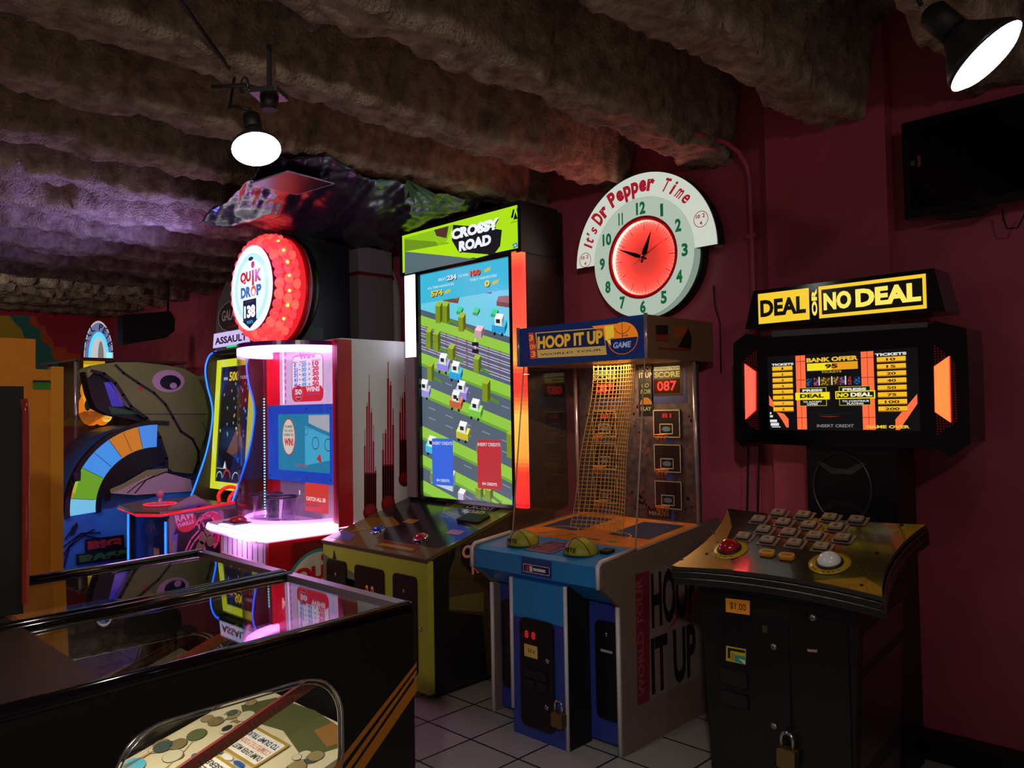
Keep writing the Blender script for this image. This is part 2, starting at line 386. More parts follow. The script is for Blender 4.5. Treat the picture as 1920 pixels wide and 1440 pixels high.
def hoop_game():
    XA, XB = -3.08, -2.22
    t = thing('basketball_game', 'basketball arcade game with blue shelf, yellow mesh net and blue marquee, below the clock', 'arcade game', (-2.65, 3.35, 0))
    LAM = m('beige laminate', (118, 100, 92), .45, vary=.06)
    BLUE = m('bright blue plastic', (38, 132, 205), .35); DBLUE = m('deep blue laminate', (48, 62, 150), .4)
    prof = [(2.955, 0), (3.86, 0), (3.86, .99), (3.69, .975), (2.835, .897), (2.818, .885), (2.818, .785), (2.955, .68)]
    for x0, x1, nm in ((XA, XA + .028, 0), (XB - .028, XB, 1)):
        b = B(LAM, Frame((0, 0, 0), Y_, Z_)); b.slab(prof, x0, x1); sp = b.build('side_panel', t)
        if nm:
            # printed side art
            g = B(C(120, 32, 48, .5, 'side art maroon'), side(XB))
            c = crop(880, 940, 2.88)
            g.pq([c(897, 395), c(972, 375), c(972, 1075), c(908, 1105)], 1)
            g.m(C(124, 112, 106, .5)).pq([c(975, 378), c(1275, 300), c(1275, 930), c(978, 1072)], 1)
            g.m(C(24, 22, 24, .5))
            f = side(XB)
            # tall condensed title, top line and lower line
            for s_, bl, tr in (('HOOP', (985, 715), (1260, 345)), ('IT UP', (985, 1050), (1260, 660))):
                a = f.px(*c(*bl)); d = f.px(*c(*tr)); g.text(s_, a[0], a[1] + (.02 if s_ == 'HOOP' else 0), .40, .27, 3, .035)
            g.m(C(160, 40, 50, .5)); a = f.px(*c(1068, 700)); g.poly([(a[0], a[1]), (a[0] + .26, a[1] + .18), (a[0] + .26, a[1] + .10)], 2)
            g.m(C(150, 70, 80, .5)); a = f.px(*c(955, 1080)); g.text('WORLD TOUR', a[0] - .012, a[1] + .03, .56, .05, 3, .03, math.pi / 2)
            g.build('side_art', sp)
    # white edge mouldings
    for x in (XA + .014, XB - .014):
        b = B(WHITETRIM)
        b.tube([(x, 2.95, .0), (x, 2.95, .68)], .011, 6); b.build('edge_trim', t); b = B(WHITETRIM); b.tube([(x, 2.81, .785), (x, 2.81, .885), (x, 2.83, .902), (x, 3.10, .927)], .011, 6); b.build('edge_trim', t)
    b = B(DBLUE); b.box(XA + .028, XB - .028, 3.0, 3.03, .02, .74); b.build('front_panel', t)
    for x0, x1 in ((XA + .045, -2.815), (-2.40, XB - .045)):
        b = B(BLACK, front(3.0)); b.slab(rrect(x0, .13, x1 - x0, .46, .03), 0, .012)
        b.m(CHROME); b.lathe(((x0 + x1) / 2, .53, .012), [(.011, 0), (.011, .006), (.006, .008)], n=12); b.m(C(170, 165, 165, .4)); b.rect((x0 + x1) / 2 - .035, .445, .07, .012, 21)
        b.build('access_door', t)
    # centre column with coin door
    b = B(DBLUE); b.slab([(-2.80, 2.83), (-2.445, 2.83), (-2.445, 3.0), (-2.80, 3.0)], .0, .575); b.m(BLUE); b.slab([(-2.80, 2.83), (-2.445, 2.83), (-2.445, 3.0), (-2.80, 3.0)], .575, .76)
    b.m(BLACKM); b.box(-2.445, -2.441, 2.835, 3.0, 0, .76); cc = b.build('coin_column', t)
    for x in (-2.80, -2.445):
        b = B(WHITETRIM); b.tube([(x, 2.828, .0 if x > -2.5 else .12), (x, 2.828, .765)], .010, 6); b.build('edge_trim', t)
    b = B(BLACK, front(2.83)); b.slab(rrect(-2.735, .06, .215, .52, .03), 0, .014)
    b.m(m('black vinyl', (22, 22, 24), .5)); b.box(-2.70, -2.56, .30, .34, .014, .024); b.box(-2.70, -2.64, .25, .29, .014, .022); b.box(-2.62, -2.56, .25, .29, .014, .022)
    d = b.build('coin_door', cc)
    g = B(m('dark red window', (40, 6, 8), .15), front(2.816)); g.rect(-2.715, .475, .10, .055, 1)
    g.m(E(220, 30, 30, .6)); g.text('8', -2.70, .485, .026, .036, 2, .03); g.text('8', -2.655, .485, .026, .036, 2, .03)
    g.m(C(225, 190, 90)); g.rect(-2.705, .395, .088, .06, 1); g.m(C(50, 40, 20)); g.text('50 ¢', -2.68, .413, .045, .024, 2, .01); g.build('coin_display', d)
    for q in ((-2.55, .40), (-2.56, .18)):
        b = B(CHROME, front(2.816)); b.lathe((*q, 0), [(.012, 0), (.012, .008), (.005, .01)], n=12); b.build('lock', d)
    # shelf the player leans on
    b = B(BLUE, Frame((XA + .028, 0, 0), Y_, Z_)); b.slab([(2.822, .785), (2.96, .69), (3.02, .69), (3.02, .86), (3.12, .87), (3.12, .922), (2.86, .895), (2.822, .88)], 0, XB - XA - .056); sh = b.build('control_shelf', t)
    g = B(DBLUE, front(2.822)); g.rect(-2.72, .79, .20, .085, 1); g.m(C(25, 25, 90)); g.rect(-2.712, .80, .185, .045, 2); g.m(C(220, 215, 225)); g.line([(-2.705, .805), (-2.535, .805), (-2.535, .842), (-2.705, .842)], .003, 3, True)
    g.m(C(190, 60, 60)); g.rect(-2.69, .81, .02, .026, 3); g.m(C(225, 225, 225)); g.rect(-2.665, .81, .02, .026, 3); g.rect(-2.64, .815, .08, .014, 3)
    g.m(C(60, 90, 60)); g.text('/////////////', -2.71, .85, .18, .02, 3); g.build('front_sticker', sh)
    fs = Frame((-2.65, 2.86, .8965), X_, Vector((0, .26, .027)))
    g = B(C(60, 45, 110), fs); g.rect(-.10, .01, .18, .20, 1); g.m(C(190, 90, 100))
    for i in range(6): g.rect(-.085 + .02 * (i % 3), .03 + .026 * i, .13 - .02 * (i % 3), .01, 2)
    g.m(C(215, 190, 190)); g.line([(-.092, .018), (.072, .018), (.072, .202), (-.092, .202)], .004, 2, True); g.build('instruction_sticker', sh)
    b = B(BLACKM, fs); b.slab(rrect(.29, .12, .055, .06, .006), 0, .014); b.build('button', sh)
    # play deck
    fd = Frame((XA + .028, 3.12, .924), X_, Vector((0, .57, .05)))
    b = B(m('orange wood floor', (200, 115, 40), .3, vary=.25, vscale=9), fd); b.slab([(0, 0), (.804, 0), (.804, .58), (0, .58)], -.02, 0)
    b.m(C(30, 50, 90, .4)); b.rect(.50, .18, .26, .33, 1); b.m(C(210, 130, 110, .4)); b.ring(.55, .14, .10, .108, 2); b.ring(.2, .14, .10, .108, 2); b.line([(.02, .1), (.78, .1)], .01, 2)
    b.m(C(30, 50, 90, .4)); b.rect(.04, .18, .26, .33, 1); b.m(C(60, 130, 80, .4)); b.disc(.15, .06, .03, .015, 2); b.disc(.32, .1, .03, .012, 2); b.disc(.62, .06, .03, .015, 2); b.m(C(40, 30, 25, .4)); b.rect(.40, .05, .14, .02, 2)
    b.m(C(225, 205, 180, .4)); b.text('POINTS', .52, .52, .22, .03, 2); b.build('play_deck', t)
    # clear box
    for x in (XA + .02, XB - .02):
        b = B(GLASS, Frame((x, 0, 0), Y_, Z_)); b.slab([(3.11, .925), (3.67, .97), (3.66, 1.84), (3.225, 1.84)], 0, .006); gl = b.build('side_glass', t)
        b = B(m('clear edge strip', (190, 170, 150), .2)); b.tube([(x, 3.108, .922), (x, 3.223, 1.84)], .004, 6); b.build('glass_edge', gl)
        b = B(m('pale metal post', (190, 175, 190), .25, .6)); b.tube([(x, 3.68, .97), (x, 3.67, 1.84)], .011, 8); b.build('corner_post', t)
    b = B(GLASS, Frame((0, 3.11, .925), X_, Vector((0, .115, .915)))); b.slab([(XA + .025, 0), (XB - .025, 0), (XB - .025, .92), (XA + .025, .92)], 0, .006); b.build('front_glass', t)
    # back board with targets
    b = B(m('dark court mural', (70, 58, 66), .5, vary=.6, vscale=25)); b.box(XA + .028, XB - .028, 3.70, 3.73, .96, 1.84)
    rnd = random.Random(4)
    g = b; g.f = front(3.70)
    for i in range(420):
        x = rnd.uniform(XA + .05, XB - .05); z = rnd.choice((rnd.uniform(1.02, 1.14), rnd.uniform(1.32, 1.62)))
        if -2.56 < x < -2.30 and z > 1.15: continue
        g.m(rnd.choice((C(80, 60, 60), C(60, 50, 70), C(100, 80, 66), C(110, 40, 44)))); g.disc(x, z, .008, .010, 1, 6)
    bb = g.build('back_board', t)
    for ox in (0, -.43):
        xm = -2.43 + ox
        g = B(m('blue pole print', (50, 80, 160), .5), front(3.70)); g.rect(xm - .02, .97, .045, .5, 2)
        g.m(C(45, 55, 110, .4)); g.rect(xm - .10, 1.62, .225, .22, 2); g.m(C(14, 14, 16, .4)); g.rect(xm - .088, 1.66, .19, .175, 3)
        g.m(E(240, 220, 150, .55)); g.rect(xm - .08, 1.80, .165, .022, 4); g.m(C(20, 20, 20)); g.text('VISITING TEAM' if ox == 0 else 'HOME TEAM', xm - .075, 1.804, .155, .013, 5)
        g.m(E(250, 215, 110, .6)); g.text('SCORE', xm - .08, 1.762, .165, .032, 4, .04)
        g.m(m('dark red window', (40, 6, 8), .15)); g.rect(xm - .085, 1.675, .17, .078, 4); g.m(E(255, 50, 45, 1.6)); g.text('087', xm - .062, 1.688, .125, .054, 5, .02)
        g.build('score_display', bb)
        for k, zz in enumerate((1.43, 1.24, 1.04)):
            g = B(C(26, 22, 26, .4), front(3.69)); g.slab([(xm - .09, zz), (xm + .085, zz), (xm + .085, zz + .155), (xm - .09, zz + .155)], -.009, 0)
            g.m(C(190, 180, 165, .5)); g.line([(xm - .086, zz + .004), (xm + .081, zz + .004), (xm + .081, zz + .151), (xm - .086, zz + .151)], .005, 1, True)
            g.line([(xm - .045, zz + .022), (xm + .035, zz + .022), (xm + .035, zz + .075), (xm - .045, zz + .075)], .005, 1, True)
            g.m(C(90, 120, 150)); g.disc(xm - .005, zz + .048, .028, .014, 1, 12)
            if k == 0: g.m(E(255, 40, 40, .7)); g.text('81', xm - .03, zz + .11, .06, .024, 1, .02)
            bd = g.build('target_board', bb)
            b = B(m('orange hoop metal', (205, 110, 40), .4), Frame((xm - .01, 3.645, zz + .018), X_, Y_)); b.tube([(*q, 0) for q in ell(0, 0, .038, .032, 20)], .004, 6, True)
            for i in range(10):
                a = 2 * math.pi * i / 10; b.tube([(.038 * math.cos(a), .032 * math.sin(a), 0), (.022 * math.cos(a + .3), .02 * math.sin(a + .3), -.045)], .0016, 4)
            b.build('hoop_rim', bd)
    g = B(C(20, 18, 22, .4), front(3.70)); g.rect(-2.62, 1.55, .10, .29, 2); g.m(C(180, 170, 160)); g.text('HOOP', -2.612, 1.80, .085, .03, 3, .02); g.text('IT UP', -2.612, 1.765, .085, .03, 3, .02)
    g.m(E(235, 205, 110, .5)); g.text('GO', -2.60, 1.71, .05, .025, 3, .03, 0, .2); g.text('FOR', -2.605, 1.675, .07, .025, 3, .03, 0, .2)
    g.m(E(250, 140, 40, .6)); g.poly(ell(-2.57, 1.615, .04, .04, 20, 0, 180), 3); g.m(E(235, 205, 110, .5)); g.text('PLAY', -2.605, 1.58, .07, .022, 3, .03); g.build('rules_print', bb)
    g = B(C(30, 26, 26, .4), front(3.70)); g.rect(-2.58, .985, .16, .05, 3); g.m(C(150, 140, 130)); g.text('MINUTE', -2.565, .998, .13, .022, 4, .02); g.build('lower_print', bb)
    # yellow mesh net hung from the marquee
    b = B(m('yellow net cord', (215, 165, 70), .6))
    def P(u, v):
        xl = -2.70 - .135 * v ** 1.3; xr = -2.425 - .055 * v
        return (xl + (xr - xl) * u, 3.40 + .05 * math.sin(math.pi * u) - .08 * v + .01 * math.sin(9 * v), 1.845 - .92 * v)
    for i in range(14): b.tube([P(i / 13, v / 24) for v in range(25)], .0026, 4)
    for j in range(44): b.tube([P(u / 6, j / 43) for u in range(7)], .0026, 4)
    b.build('net', t)
    # marquee
    b = B(m('brown laminate', (120, 88, 62), .45)); b.box(XA - .01, XB, 3.215, 3.84, 1.84, 2.055); mq = b.build('marquee', t)
    g = B(m('marquee blue', (24, 82, 170), .35), front(3.214)); g.rect(XA, 1.842, XB - XA - .01, .212, 1)
    g.m(E(22, 30, 82, .6, 'marquee navy')); g.rect(XA + .02, 1.865, XB - XA - .05, .165, 2)
    c = crop(960, 580, 5.053); gold = E(205, 150, 40, .7); red = E(190, 45, 30, .7)
    g.m(red).pq([c(158, 225), c(205, 220), c(238, 465), c(178, 470)], 3)
    g.m(E(215, 150, 60, .6)).pt('3', c(165, 300), c(203, 240), 4, .03); g.pt('ON', c(172, 378), c(225, 330), 4, .03); g.pt('3', c(185, 455), c(225, 395), 4, .03)
    g.m(E(190, 150, 70, .6)).pq([c(222, 222), c(870, 170), c(900, 430), c(245, 462)], 3)
    g.m(E(24, 30, 70, .5)).pq([c(235, 230), c(865, 180), c(885, 345), c(245, 385)], 4)
    g.m(gold).pt('HOOP IT UP', c(248, 378), c(860, 195), 5, .045)
    g.m(E(60, 45, 110, .5)).pt('WORLD TOUR', c(272, 440), c(855, 372), 5, .02)
    fr = g.f; a = fr.px(*c(1050, 275)); 
    g.m(E(225, 120, 25, .75)); g.disc(a[0], a[1], .095, .082, 5, 40); g.m(E(20, 28, 78, .6)); g.poly(ell(a[0], a[1], .0905, .078, 24, 180, 360), 6)
    g.m(E(225, 120, 25, .75)).pq([c(760, 160), c(1010, 135), c(1040, 270), c(890, 275)], 4); g.m(E(225, 185, 50, .75)).pq([c(880, 160), c(965, 150), c(972, 265), c(890, 275)], 6); g.pq([c(880, 275), c(935, 270), c(942, 345)], 7)
    g.m(E(60, 30, 10, .4)); g.line([(a[0] - .09, a[1]), (a[0] + .09, a[1])], .003, 7); g.line([(a[0], a[1]), (a[0], a[1] + .08)], .003, 7); g.ring(a[0], a[1] + .075, .05, .053, 7, 16, 200, 340)
    g.m(E(150, 160, 190, .6)).pt('GAME', c(960, 372), c(1125, 300), 7, .03, .2); g.m(E(90, 45, 15, .6)).pt('THE', c(1045, 262), c(1105, 238), 8, .02)
    g.ring(a[0], a[1], .093, .096, 7, 30, 180, 360, .86)
    g.build('marquee_print', mq)
    for x in (XB, XA - .005):
        b = B(m('pale metal post', (190, 175, 190), .25, .6)); b.tube([(x, 3.208, 1.84), (x, 3.208, 2.06)], .010, 6); b.build('marquee_trim', mq)
    g = B(C(30, 26, 26), side(XB)); c = crop(960, 580, 5.053)
    g.pq([c(1360, 150), c(1475, 150), c(1480, 305), c(1365, 300)], 1); g.m(C(140, 50, 40)).pq([c(1365, 240), c(1475, 240), c(1475, 300), c(1367, 296)], 2)
    g.m(C(165, 80, 40)).pq([c(1530, 170), c(1600, 150), c(1670, 170), c(1695, 240), c(1540, 280)], 1); g.m(C(20, 24, 24)).pq([c(1570, 360), c(1670, 175), c(1700, 260), c(1695, 375)], 2); g.m(C(120, 40, 40)).pq([c(1380, 360), c(1690, 375), c(1690, 400), c(1385, 378)], 1)
    g.build('marquee_side_print', mq)
    lamp('cabinet_bulb', 'AREA', (-2.60, 3.50, 1.825), 5, (1, .66, .3), .25, (-2.6, 3.45, .9))
    return t
hoop_game()
# the two mini basketballs in the shelf
def ball(c, label):
    t = thing('basketball', label, 'ball', (c[0], c[1], c[2]), 'mini basketballs on the blue shelf')
    f = Frame(c)
    BALLM = m('yellow green rubber', (150, 150, 40), .45, bump=.15, bscale=220)
    b = B(BALLM, f); b.lathe((0, 0, 0), [(.085 * math.cos(a), .075 * max(math.sin(a), 0) + .0) for a in [i * math.pi / 20 for i in range(10)]] + [(.0001, .075)], n=32); o = b.build('ball_skin', t)
    b = B(BLACKM, f)
    def arc(n, r=.0855):
        n = Vector(n).normalized(); u = n.orthogonal().normalized(); v = n.cross(u); out = []
        for i in range(49):
            p = (u * math.cos(i * math.pi / 24) + v * math.sin(i * math.pi / 24)) * r
            if p.z > -.002: out.append((p.x, p.y, p.z * .075 / .085))
            elif len(out) > 1: b.tube(out, .002, 4); out = []
            else: out = []
        if len(out) > 1: b.tube(out, .002, 4)
    arc((.3, .9, .3)); arc((.95, -.1, .25)); arc((.1, -.55, .8)); b.build('seam', t)
    g = B(C(30, 30, 15), Frame((c[0] - .002, c[1] - .078, c[2] + .016), X_, Vector((0, .25, 1)))); g.text('RITE', -.03, 0, .065, .02, 8, .03); g.build('lettering', t)
    return t
ball((-2.44, 2.945, .905), 'yellow-green mini basketball on the blue shelf, the one nearer the black button')
ball((-2.835, 2.955, .906), 'yellow-green mini basketball on the blue shelf, at its left end')
padlock('padlock', 'brass padlock hanging on the coin door of the basketball game', (-2.475, 2.80, .19), 1.5)
# ------------------------------------------------------------------ tall road-crossing game
def road_game():
    XA, XB, YF = -4.475, -3.42, 2.80
    t = thing('video_arcade_machine', 'giant-screen arcade game with lime front, lime lit marquee and red light column', 'arcade game', (-3.95, 3.3, 0))
    LIME = m('lime laminate', (176, 182, 60), .4); DGREY = m('charcoal laminate', (24, 24, 26), .4)
    b = B(m('olive side laminate', (66, 56, 40), .45), Frame((XA, 0, 0), Y_, Z_)); b.slab([(2.84, .03), (3.86, .03), (3.86, 1.0), (3.54, 1.0), (2.84, .78)], 0, XB - XA); bs = b.build('base_cabinet', t)
    b = B(LIME); b.slab([(XA, YF), (XB, YF), (XB, YF + .04), (XA, YF + .04)], .035, .765); fp = b.build('front_panel', t)
    g = B(C(112, 112, 84), front(YF)); g.clip = (XA, XB, .04, .76); c = crop(580, 920, 3.429)
    g.pq([c(72, 400), c(300, 540), c(300, 700), c(72, 700)], 1); g.m(C(120, 122, 60)).pq([c(240, 560), c(480, 640), c(480, 700), c(240, 700)], 1); g.m(C(40, 40, 34)).pq([c(160, 375), c(150, 440), c(175, 440)], 2); g.build('front_print', fp)
    for x0, x1 in ((-4.42, -4.205), (-4.11, -3.815), (-3.725, -3.51)):
        b = B(BLACK, front(YF)); b.slab(rrect(x0, .12 if x1 - x0 < .25 else .22, x1 - x0, .55 if x1 - x0 < .25 else .45, .03), 0, .012)
        b.m(CHROME); b.lathe(((x0 + x1) / 2, .58 if x1 - x0 < .25 else .3, .012), [(.011, 0), (.011, .006), (.005, .008)], n=12)
        d = b.build('coin_door' if x1 - x0 > .25 else 'access_door', fp)
        if x1 - x0 > .25:
            g = B(E(190, 90, 40, .6), front(YF - .012)); g.rect(-3.99, .50, .022, .06, 2); g.rect(-3.935, .50, .022, .06, 2); g.m(C(30, 14, 10)); g.rect(-3.985, .515, .012, .03, 3); g.rect(-3.93, .515, .012, .03, 3); g.build('coin_slot', d)
    b = B(CHROME, front(YF)); b.lathe((-3.48, .385, 0), [(.012, 0), (.012, .008), (.006, .012)], n=12); b.build('lock', fp)
    b = B(BLACKM); b.box(XA + .02, XB - .02, 2.86, 3.8, 0, .03); b.build('plinth', t)
    # side art
    g = B(C(24, 22, 24, .5), side(XB)); c = crop(580, 920, 3.429)
    g.clip = (2.85, 3.85, .035, .99); g.slab([(2.845, .035), (2.95, .035), (2.95, .80), (2.845, .775)], 0, .004); g.pq([c(800, 770), c(1110, 800), c(1150, 1280), c(800, 1390)], 3)
    g.m(C(96, 92, 46)).pq([c(800, 700), c(1120, 650), c(1120, 780), c(800, 760)], 2); g.m(C(70, 62, 40)).pq([c(920, 400), c(1110, 330), c(1110, 560), c(900, 560)], 2)
    g.m(C(16, 15, 16)).pq([c(905, 395), c(940, 345), c(935, 420), c(860, 620)], 5)
    g.m(C(28, 22, 24)).pq([c(975, 350), c(1165, 320), c(1165, 540), c(1035, 530), c(975, 460)], 4)
    f = g.f; g.m(C(216, 160, 145))
    a = f.px(*c(980, 440)); g.text('CROSSY', a[0], a[1], .38, .075, 6, .04); a = f.px(*c(1042, 530)); g.text('ROAD', a[0], a[1] - .01, .27, .075, 6, .04)
    g.build('side_art', bs)
    # sloping control panel
    fs = Frame((XA, 2.80, .785), X_, Vector((0, .74, .215))); W = XB - XA; Lg = .7706
    b = B(m('control panel print', (96, 86, 40), .16, coat=.5), fs); b.slab([(-.005, -.01), (W + .005, -.01), (W + .005, Lg), (-.005, Lg)], -.022, 0); cp = b.build('control_panel', t)
    b = B(m('brown edge band', (92, 66, 44), .4), fs); b.slab([(-.005, -.016), (W + .005, -.016), (W + .005, -.008), (-.005, -.008)], -.024, 0); b.build('panel_edge', cp)
    g = B(C(40, 40, 44, .15), fs)
    g.poly([(.25, .30), (.50, .12), (1.0, .12), (1.07, .30), (1.07, .52), (.6, .5), (.4, .74), (0, .74), (0, .5)], 1)
    g.m(C(120, 126, 60, .15)); g.poly([(.55, .55), (1.07, .40), (1.07, .77), (.5, .77)], 2); g.m(C(150, 110, 30, .15)); g.poly([(.12, .14), (.42, .32), (.2, .42), (0, .34)], 2)
    g.m(C(80, 96, 140, .15)); g.poly([(.02, .03), (.26, .03), (.2, .12), (.02, .14)], 2); g.m(C(130, 40, 30, .15)); g.rect(.52, .03, .36, .07, 2); g.m(C(150, 140, 50, .15)); g.rect(.54, .045, .32, .03, 3)
    g.m(C(190, 120, 40, .15)); g.rect(.38, .36, .11, .06, 3); g.rect(.87, .30, .12, .06, 3); g.m(C(30, 30, 34, .15)); g.rect(.40, .29, .07, .04, 4)
    g.m(C(28, 30, 40, .15)); g.poly([(.62, .58), (.92, .52), (.96, .72), (.66, .75)], 3); g.m(C(200, 205, 215, .15)); g.text('CROSSY', .66, .66, .26, .055, 4, .04); g.text('ROAD', .70, .59, .19, .055, 4, .04)  # dark patch and title lettering paint in the marquee's reflection
    g.build('panel_print_reflection', cp)
    for (x, y), col, nm in (((.32, .21), (20, 60, 190), 'blue'), ((.76, .20), (170, 20, 22), 'red')):
        b = B(CHROME, fs); b.lathe((x, y, 0), [(.048, 0), (.048, .008), (.040, .010)], n=24)
        b.m(m(nm + ' dome plastic', col, .12, coat=.6)); b.dome((x, y, .008), .04, .024, 24); b.build('button', cp)
    b = B(BLACKM, fs); b.slab(rrect(.80, .46, .20, .11, .01), 0, .018); b.m(C(30, 30, 32, .5)); 
    for i in range(5): b.rect(.82, .475 + .018 * i, .16, .008, 31)
    b.build('card_reader', cp)
    # upright screen cabinet
    b = B(DGREY); b.box(-4.485, -3.30, 3.50, 3.86, 1.0, 2.86); sc = b.build('screen_cabinet', t)
    b = B(GLOSSB, front(3.50)); b.slab([[(-4.33, .99), (-3.385, .99), (-3.385, 2.575), (-4.33, 2.575)], [(-4.302, 1.012), (-3.412, 1.012), (-3.412, 2.55), (-4.302, 2.55)]], 0, .03); b.build('screen_bezel', t)
    # the picture on the screen
    g = B(E(88, 104, 120, .9), front(3.495)); x0, x1, z0, z1 = -4.302, -3.412, 1.012, 2.55
    SC = .95
    def clip(pts):
        out = list(pts)
        for ax, lim, sg in ((0, x0, 1), (0, x1, -1), (1, z0, 1), (1, z1, -1)):
            nxt = []
            for i in range(len(out)):
                a, b_ = out[i - 1], out[i]; da = (a[ax] - lim) * sg; db = (b_[ax] - lim) * sg
                if (da >= 0) != (db >= 0):
                    k = da / (da - db); nxt.append((a[0] + (b_[0] - a[0]) * k, a[1] + (b_[1] - a[1]) * k))
                if db >= 0: nxt.append(b_)
            out = nxt
            if len(out) < 3: return None
        return out
    def pp(rgb, pts, l, s=SC):
        q = clip([(x0 + (x1 - x0) * a, z0 + (z1 - z0) * b_) for a, b_ in pts])
        if q: g.m(E(*rgb, s)); g.poly(q, l)
    g.rect(x0, z0, x1 - x0, z1 - z0, 0)
    Kx = (x1 - x0); Kz = (z1 - z0); SL = -.30 * Kx / Kz        # lanes drop to the right
    def band(v0, v1, rgb, l): pp(rgb, [(0, v0), (1, v0 + SL), (1, v1 + SL), (0, v1)], l)
    pp((64, 190, 225), [(0, .87), (1, .87), (1, 1), (0, 1)], 4)
    band(.83, 1.3, (110, 210, 235), 1); band(.82, .845, (82, 98, 112), 2)
    for v0, v1 in ((.775, .818), (.60, .648), (.46, .505), (.265, .315), (.14, .185), (.02, .07)):
        band(v0, v1, (150, 205, 70), 2); band(v0 - .012, v0, (110, 165, 60), 2)
    for v in (.66, .69, .72, .75):
        band(v, v + .022, (92, 92, 122), 2); band(v + .004, v + .008, (190, 190, 215), 3); band(v + .015, v + .019, (190, 190, 215), 3)
        for i in range(9): u = .06 + .115 * i; pp((150, 90, 90), [(u, v + SL * u), (u + .02, v + SL * u), (u + .02, v + .022 + SL * u), (u, v + .022 + SL * u)], 3, .6)
    for v in (.55, .41, .365, .23, .10):
        for i in range(5):
            u = .08 + .2 * i; pp((140, 160, 180), [(u, v + SL * u), (u + .08, v + SL * (u + .08)), (u + .08, v + .005 + SL * (u + .08)), (u, v + .005 + SL * u)], 3, .8)
    def block(u, v, w_, h, rgb, l=6, d=.03):
        dk = tuple(int(k * .62) for k in rgb); lt = tuple(min(255, int(k * 1.2 + 15)) for k in rgb)
        pp(rgb, [(u, v), (u + w_, v - w_ * .12), (u + w_, v + h - w_ * .12), (u, v + h)], l)
        pp(dk, [(u + w_, v - w_ * .12), (u + w_ + d, v + .012), (u + w_ + d, v + h + .012), (u + w_, v + h - w_ * .12)], l)
        pp(lt, [(u, v + h), (u + w_, v + h - w_ * .12), (u + w_ + d, v + h + .012), (u + d, v + h + .02)], l)
    for u, v, h in ((.18, .775, .075), (.26, .77, .075), (.44, .725, .06), (.06, .665, .075), (.15, .65, .075), (.32, .605, .05), (.60, .545, .055), (.07, .52, .065), (.69, .42, .075), (.98, .40, .05), (.93, .19, .095), (.09, .065, .04), (.60, .015, .04), (.70, .013, .04), (.62, .20, .03)):
        pp((95, 150, 50), [(u + .07, v + .005), (u + .17, v - .02), (u + .17, v - .005), (u + .07, v + .02)], 4, .8)
        block(u, v, .055, h, (128, 150, 30))
    def car(u, v, rgb, s_=1.0):
        for wx in (.02, .095): g.m(E(14, 14, 18, 1)); q = clip(ell(x0 + Kx * (u + wx * s_ + .01), z0 + Kz * (v - .008 - wx * .1), .011, .011, 8)); q and g.poly(q, 9)
        block(u, v, .13 * s_, .028 * s_, rgb, 7, .025); block(u + .03 * s_, v + .026 * s_, .075 * s_, .028 * s_, (222, 232, 228), 8, .02)
        pp((30, 34, 46), [(u + .045 * s_, v + .034 * s_), (u + .085 * s_, v + .03 * s_), (u + .085 * s_, v + .047 * s_), (u + .045 * s_, v + .05 * s_)], 9)
    car(.80, .705, (40, 160, 220)); car(.19, .565, (150, 135, 225)); car(.33, .525, (40, 165, 225)); car(-.04, .455, (160, 150, 225)); car(.39, .44, (150, 135, 225)); car(.33, .40, (200, 100, 62)); car(.54, .36, (125, 200, 70)); car(.40, .265, (205, 190, 60)); car(.04, .20, (60, 190, 225)); car(.97, .0, (40, 165, 225))
    block(.10, .06, .25, .05, (190, 215, 225), 5); block(.41, .0, .06, .03, (200, 195, 220), 7)
    for u, v, w_ in ((.27, .865, .17), (.53, .895, .27), (.80, .935, .26), (.85, .81, .2)): block(u, v, w_, .018, (120, 78, 70), 3, .02)
    for u, v in ((.42, .80), (.60, .785), (.79, .768)): block(u, v, .05, .012, (40, 170, 110), 4)
    # crossing signal
    block(.62, .69, .07, .03, (205, 160, 170), 7)
    for v in (.625, .655): pp((20, 18, 22), [(.59, v), (.66, v - .005), (.66, v + .012), (.59, v + .016)], 8); pp((230, 230, 235), [(.62, v + .016), (.63, v + .016), (.63, v + .03), (.62, v + .03)], 8)
    def tx(s_, u, v, w_, h, rgb, l=6, bd=.03, s2=SC): g.m(E(*rgb, s2)); g.text(s_, x0 + Kx * u, z0 + Kz * v, Kx * w_, Kz * h, l, bd)
    for a, b_ in ((.006, -.004), (0, 0)):
        k = (30, 40, 50) if a else None
        tx('234', .32 + a, .952 + b_, .11, .022, k or (225, 235, 245), 7 if a else 8, .05); tx('100', .58 + a, .952 + b_, .11, .024, k or (235, 70, 40), 7 if a else 8, .05)
        tx('574', .13 + a, .892 + b_, .14, .027, k or (235, 200, 50), 7 if a else 8, .05); tx('0', .735 + a, .895 + b_, .05, .027, k or (240, 220, 60), 7 if a else 8, .05)
    tx('BEAT', .22, .957, .09, .012, (190, 225, 240)); tx('TO WIN', .45, .956, .11, .012, (190, 225, 240)); tx('ALL TIME HIGHSCORE', .09, .928, .31, .011, (190, 225, 240)); tx('DAILY HIGHSCORE', .58, .93, .28, .011, (190, 225, 240))
    for u, v in ((.73, .956), (.29, .895), (.81, .898)): pp((225, 190, 50), [(u, v), (u + .06, v + .006), (u + .07, v + .02), (u + .01, v + .014)], 7)
    for u, rgb in ((.12, (60, 110, 235)), (.63, (200, 55, 62))):
        g.m(E(*rgb, .85)); g.poly(rrect(x0 + Kx * u, z0 + Kz * .055, Kx * .245, Kz * .205, .012), 11)
        tx('INSERT CREDITS', u + .005, .232, .235, .014, (210, 215, 225), 12, .02); tx('0/4 CREDITS', u + .05, .07, .15, .012, (225, 225, 235), 12, .02)
    g.build('screen', t)
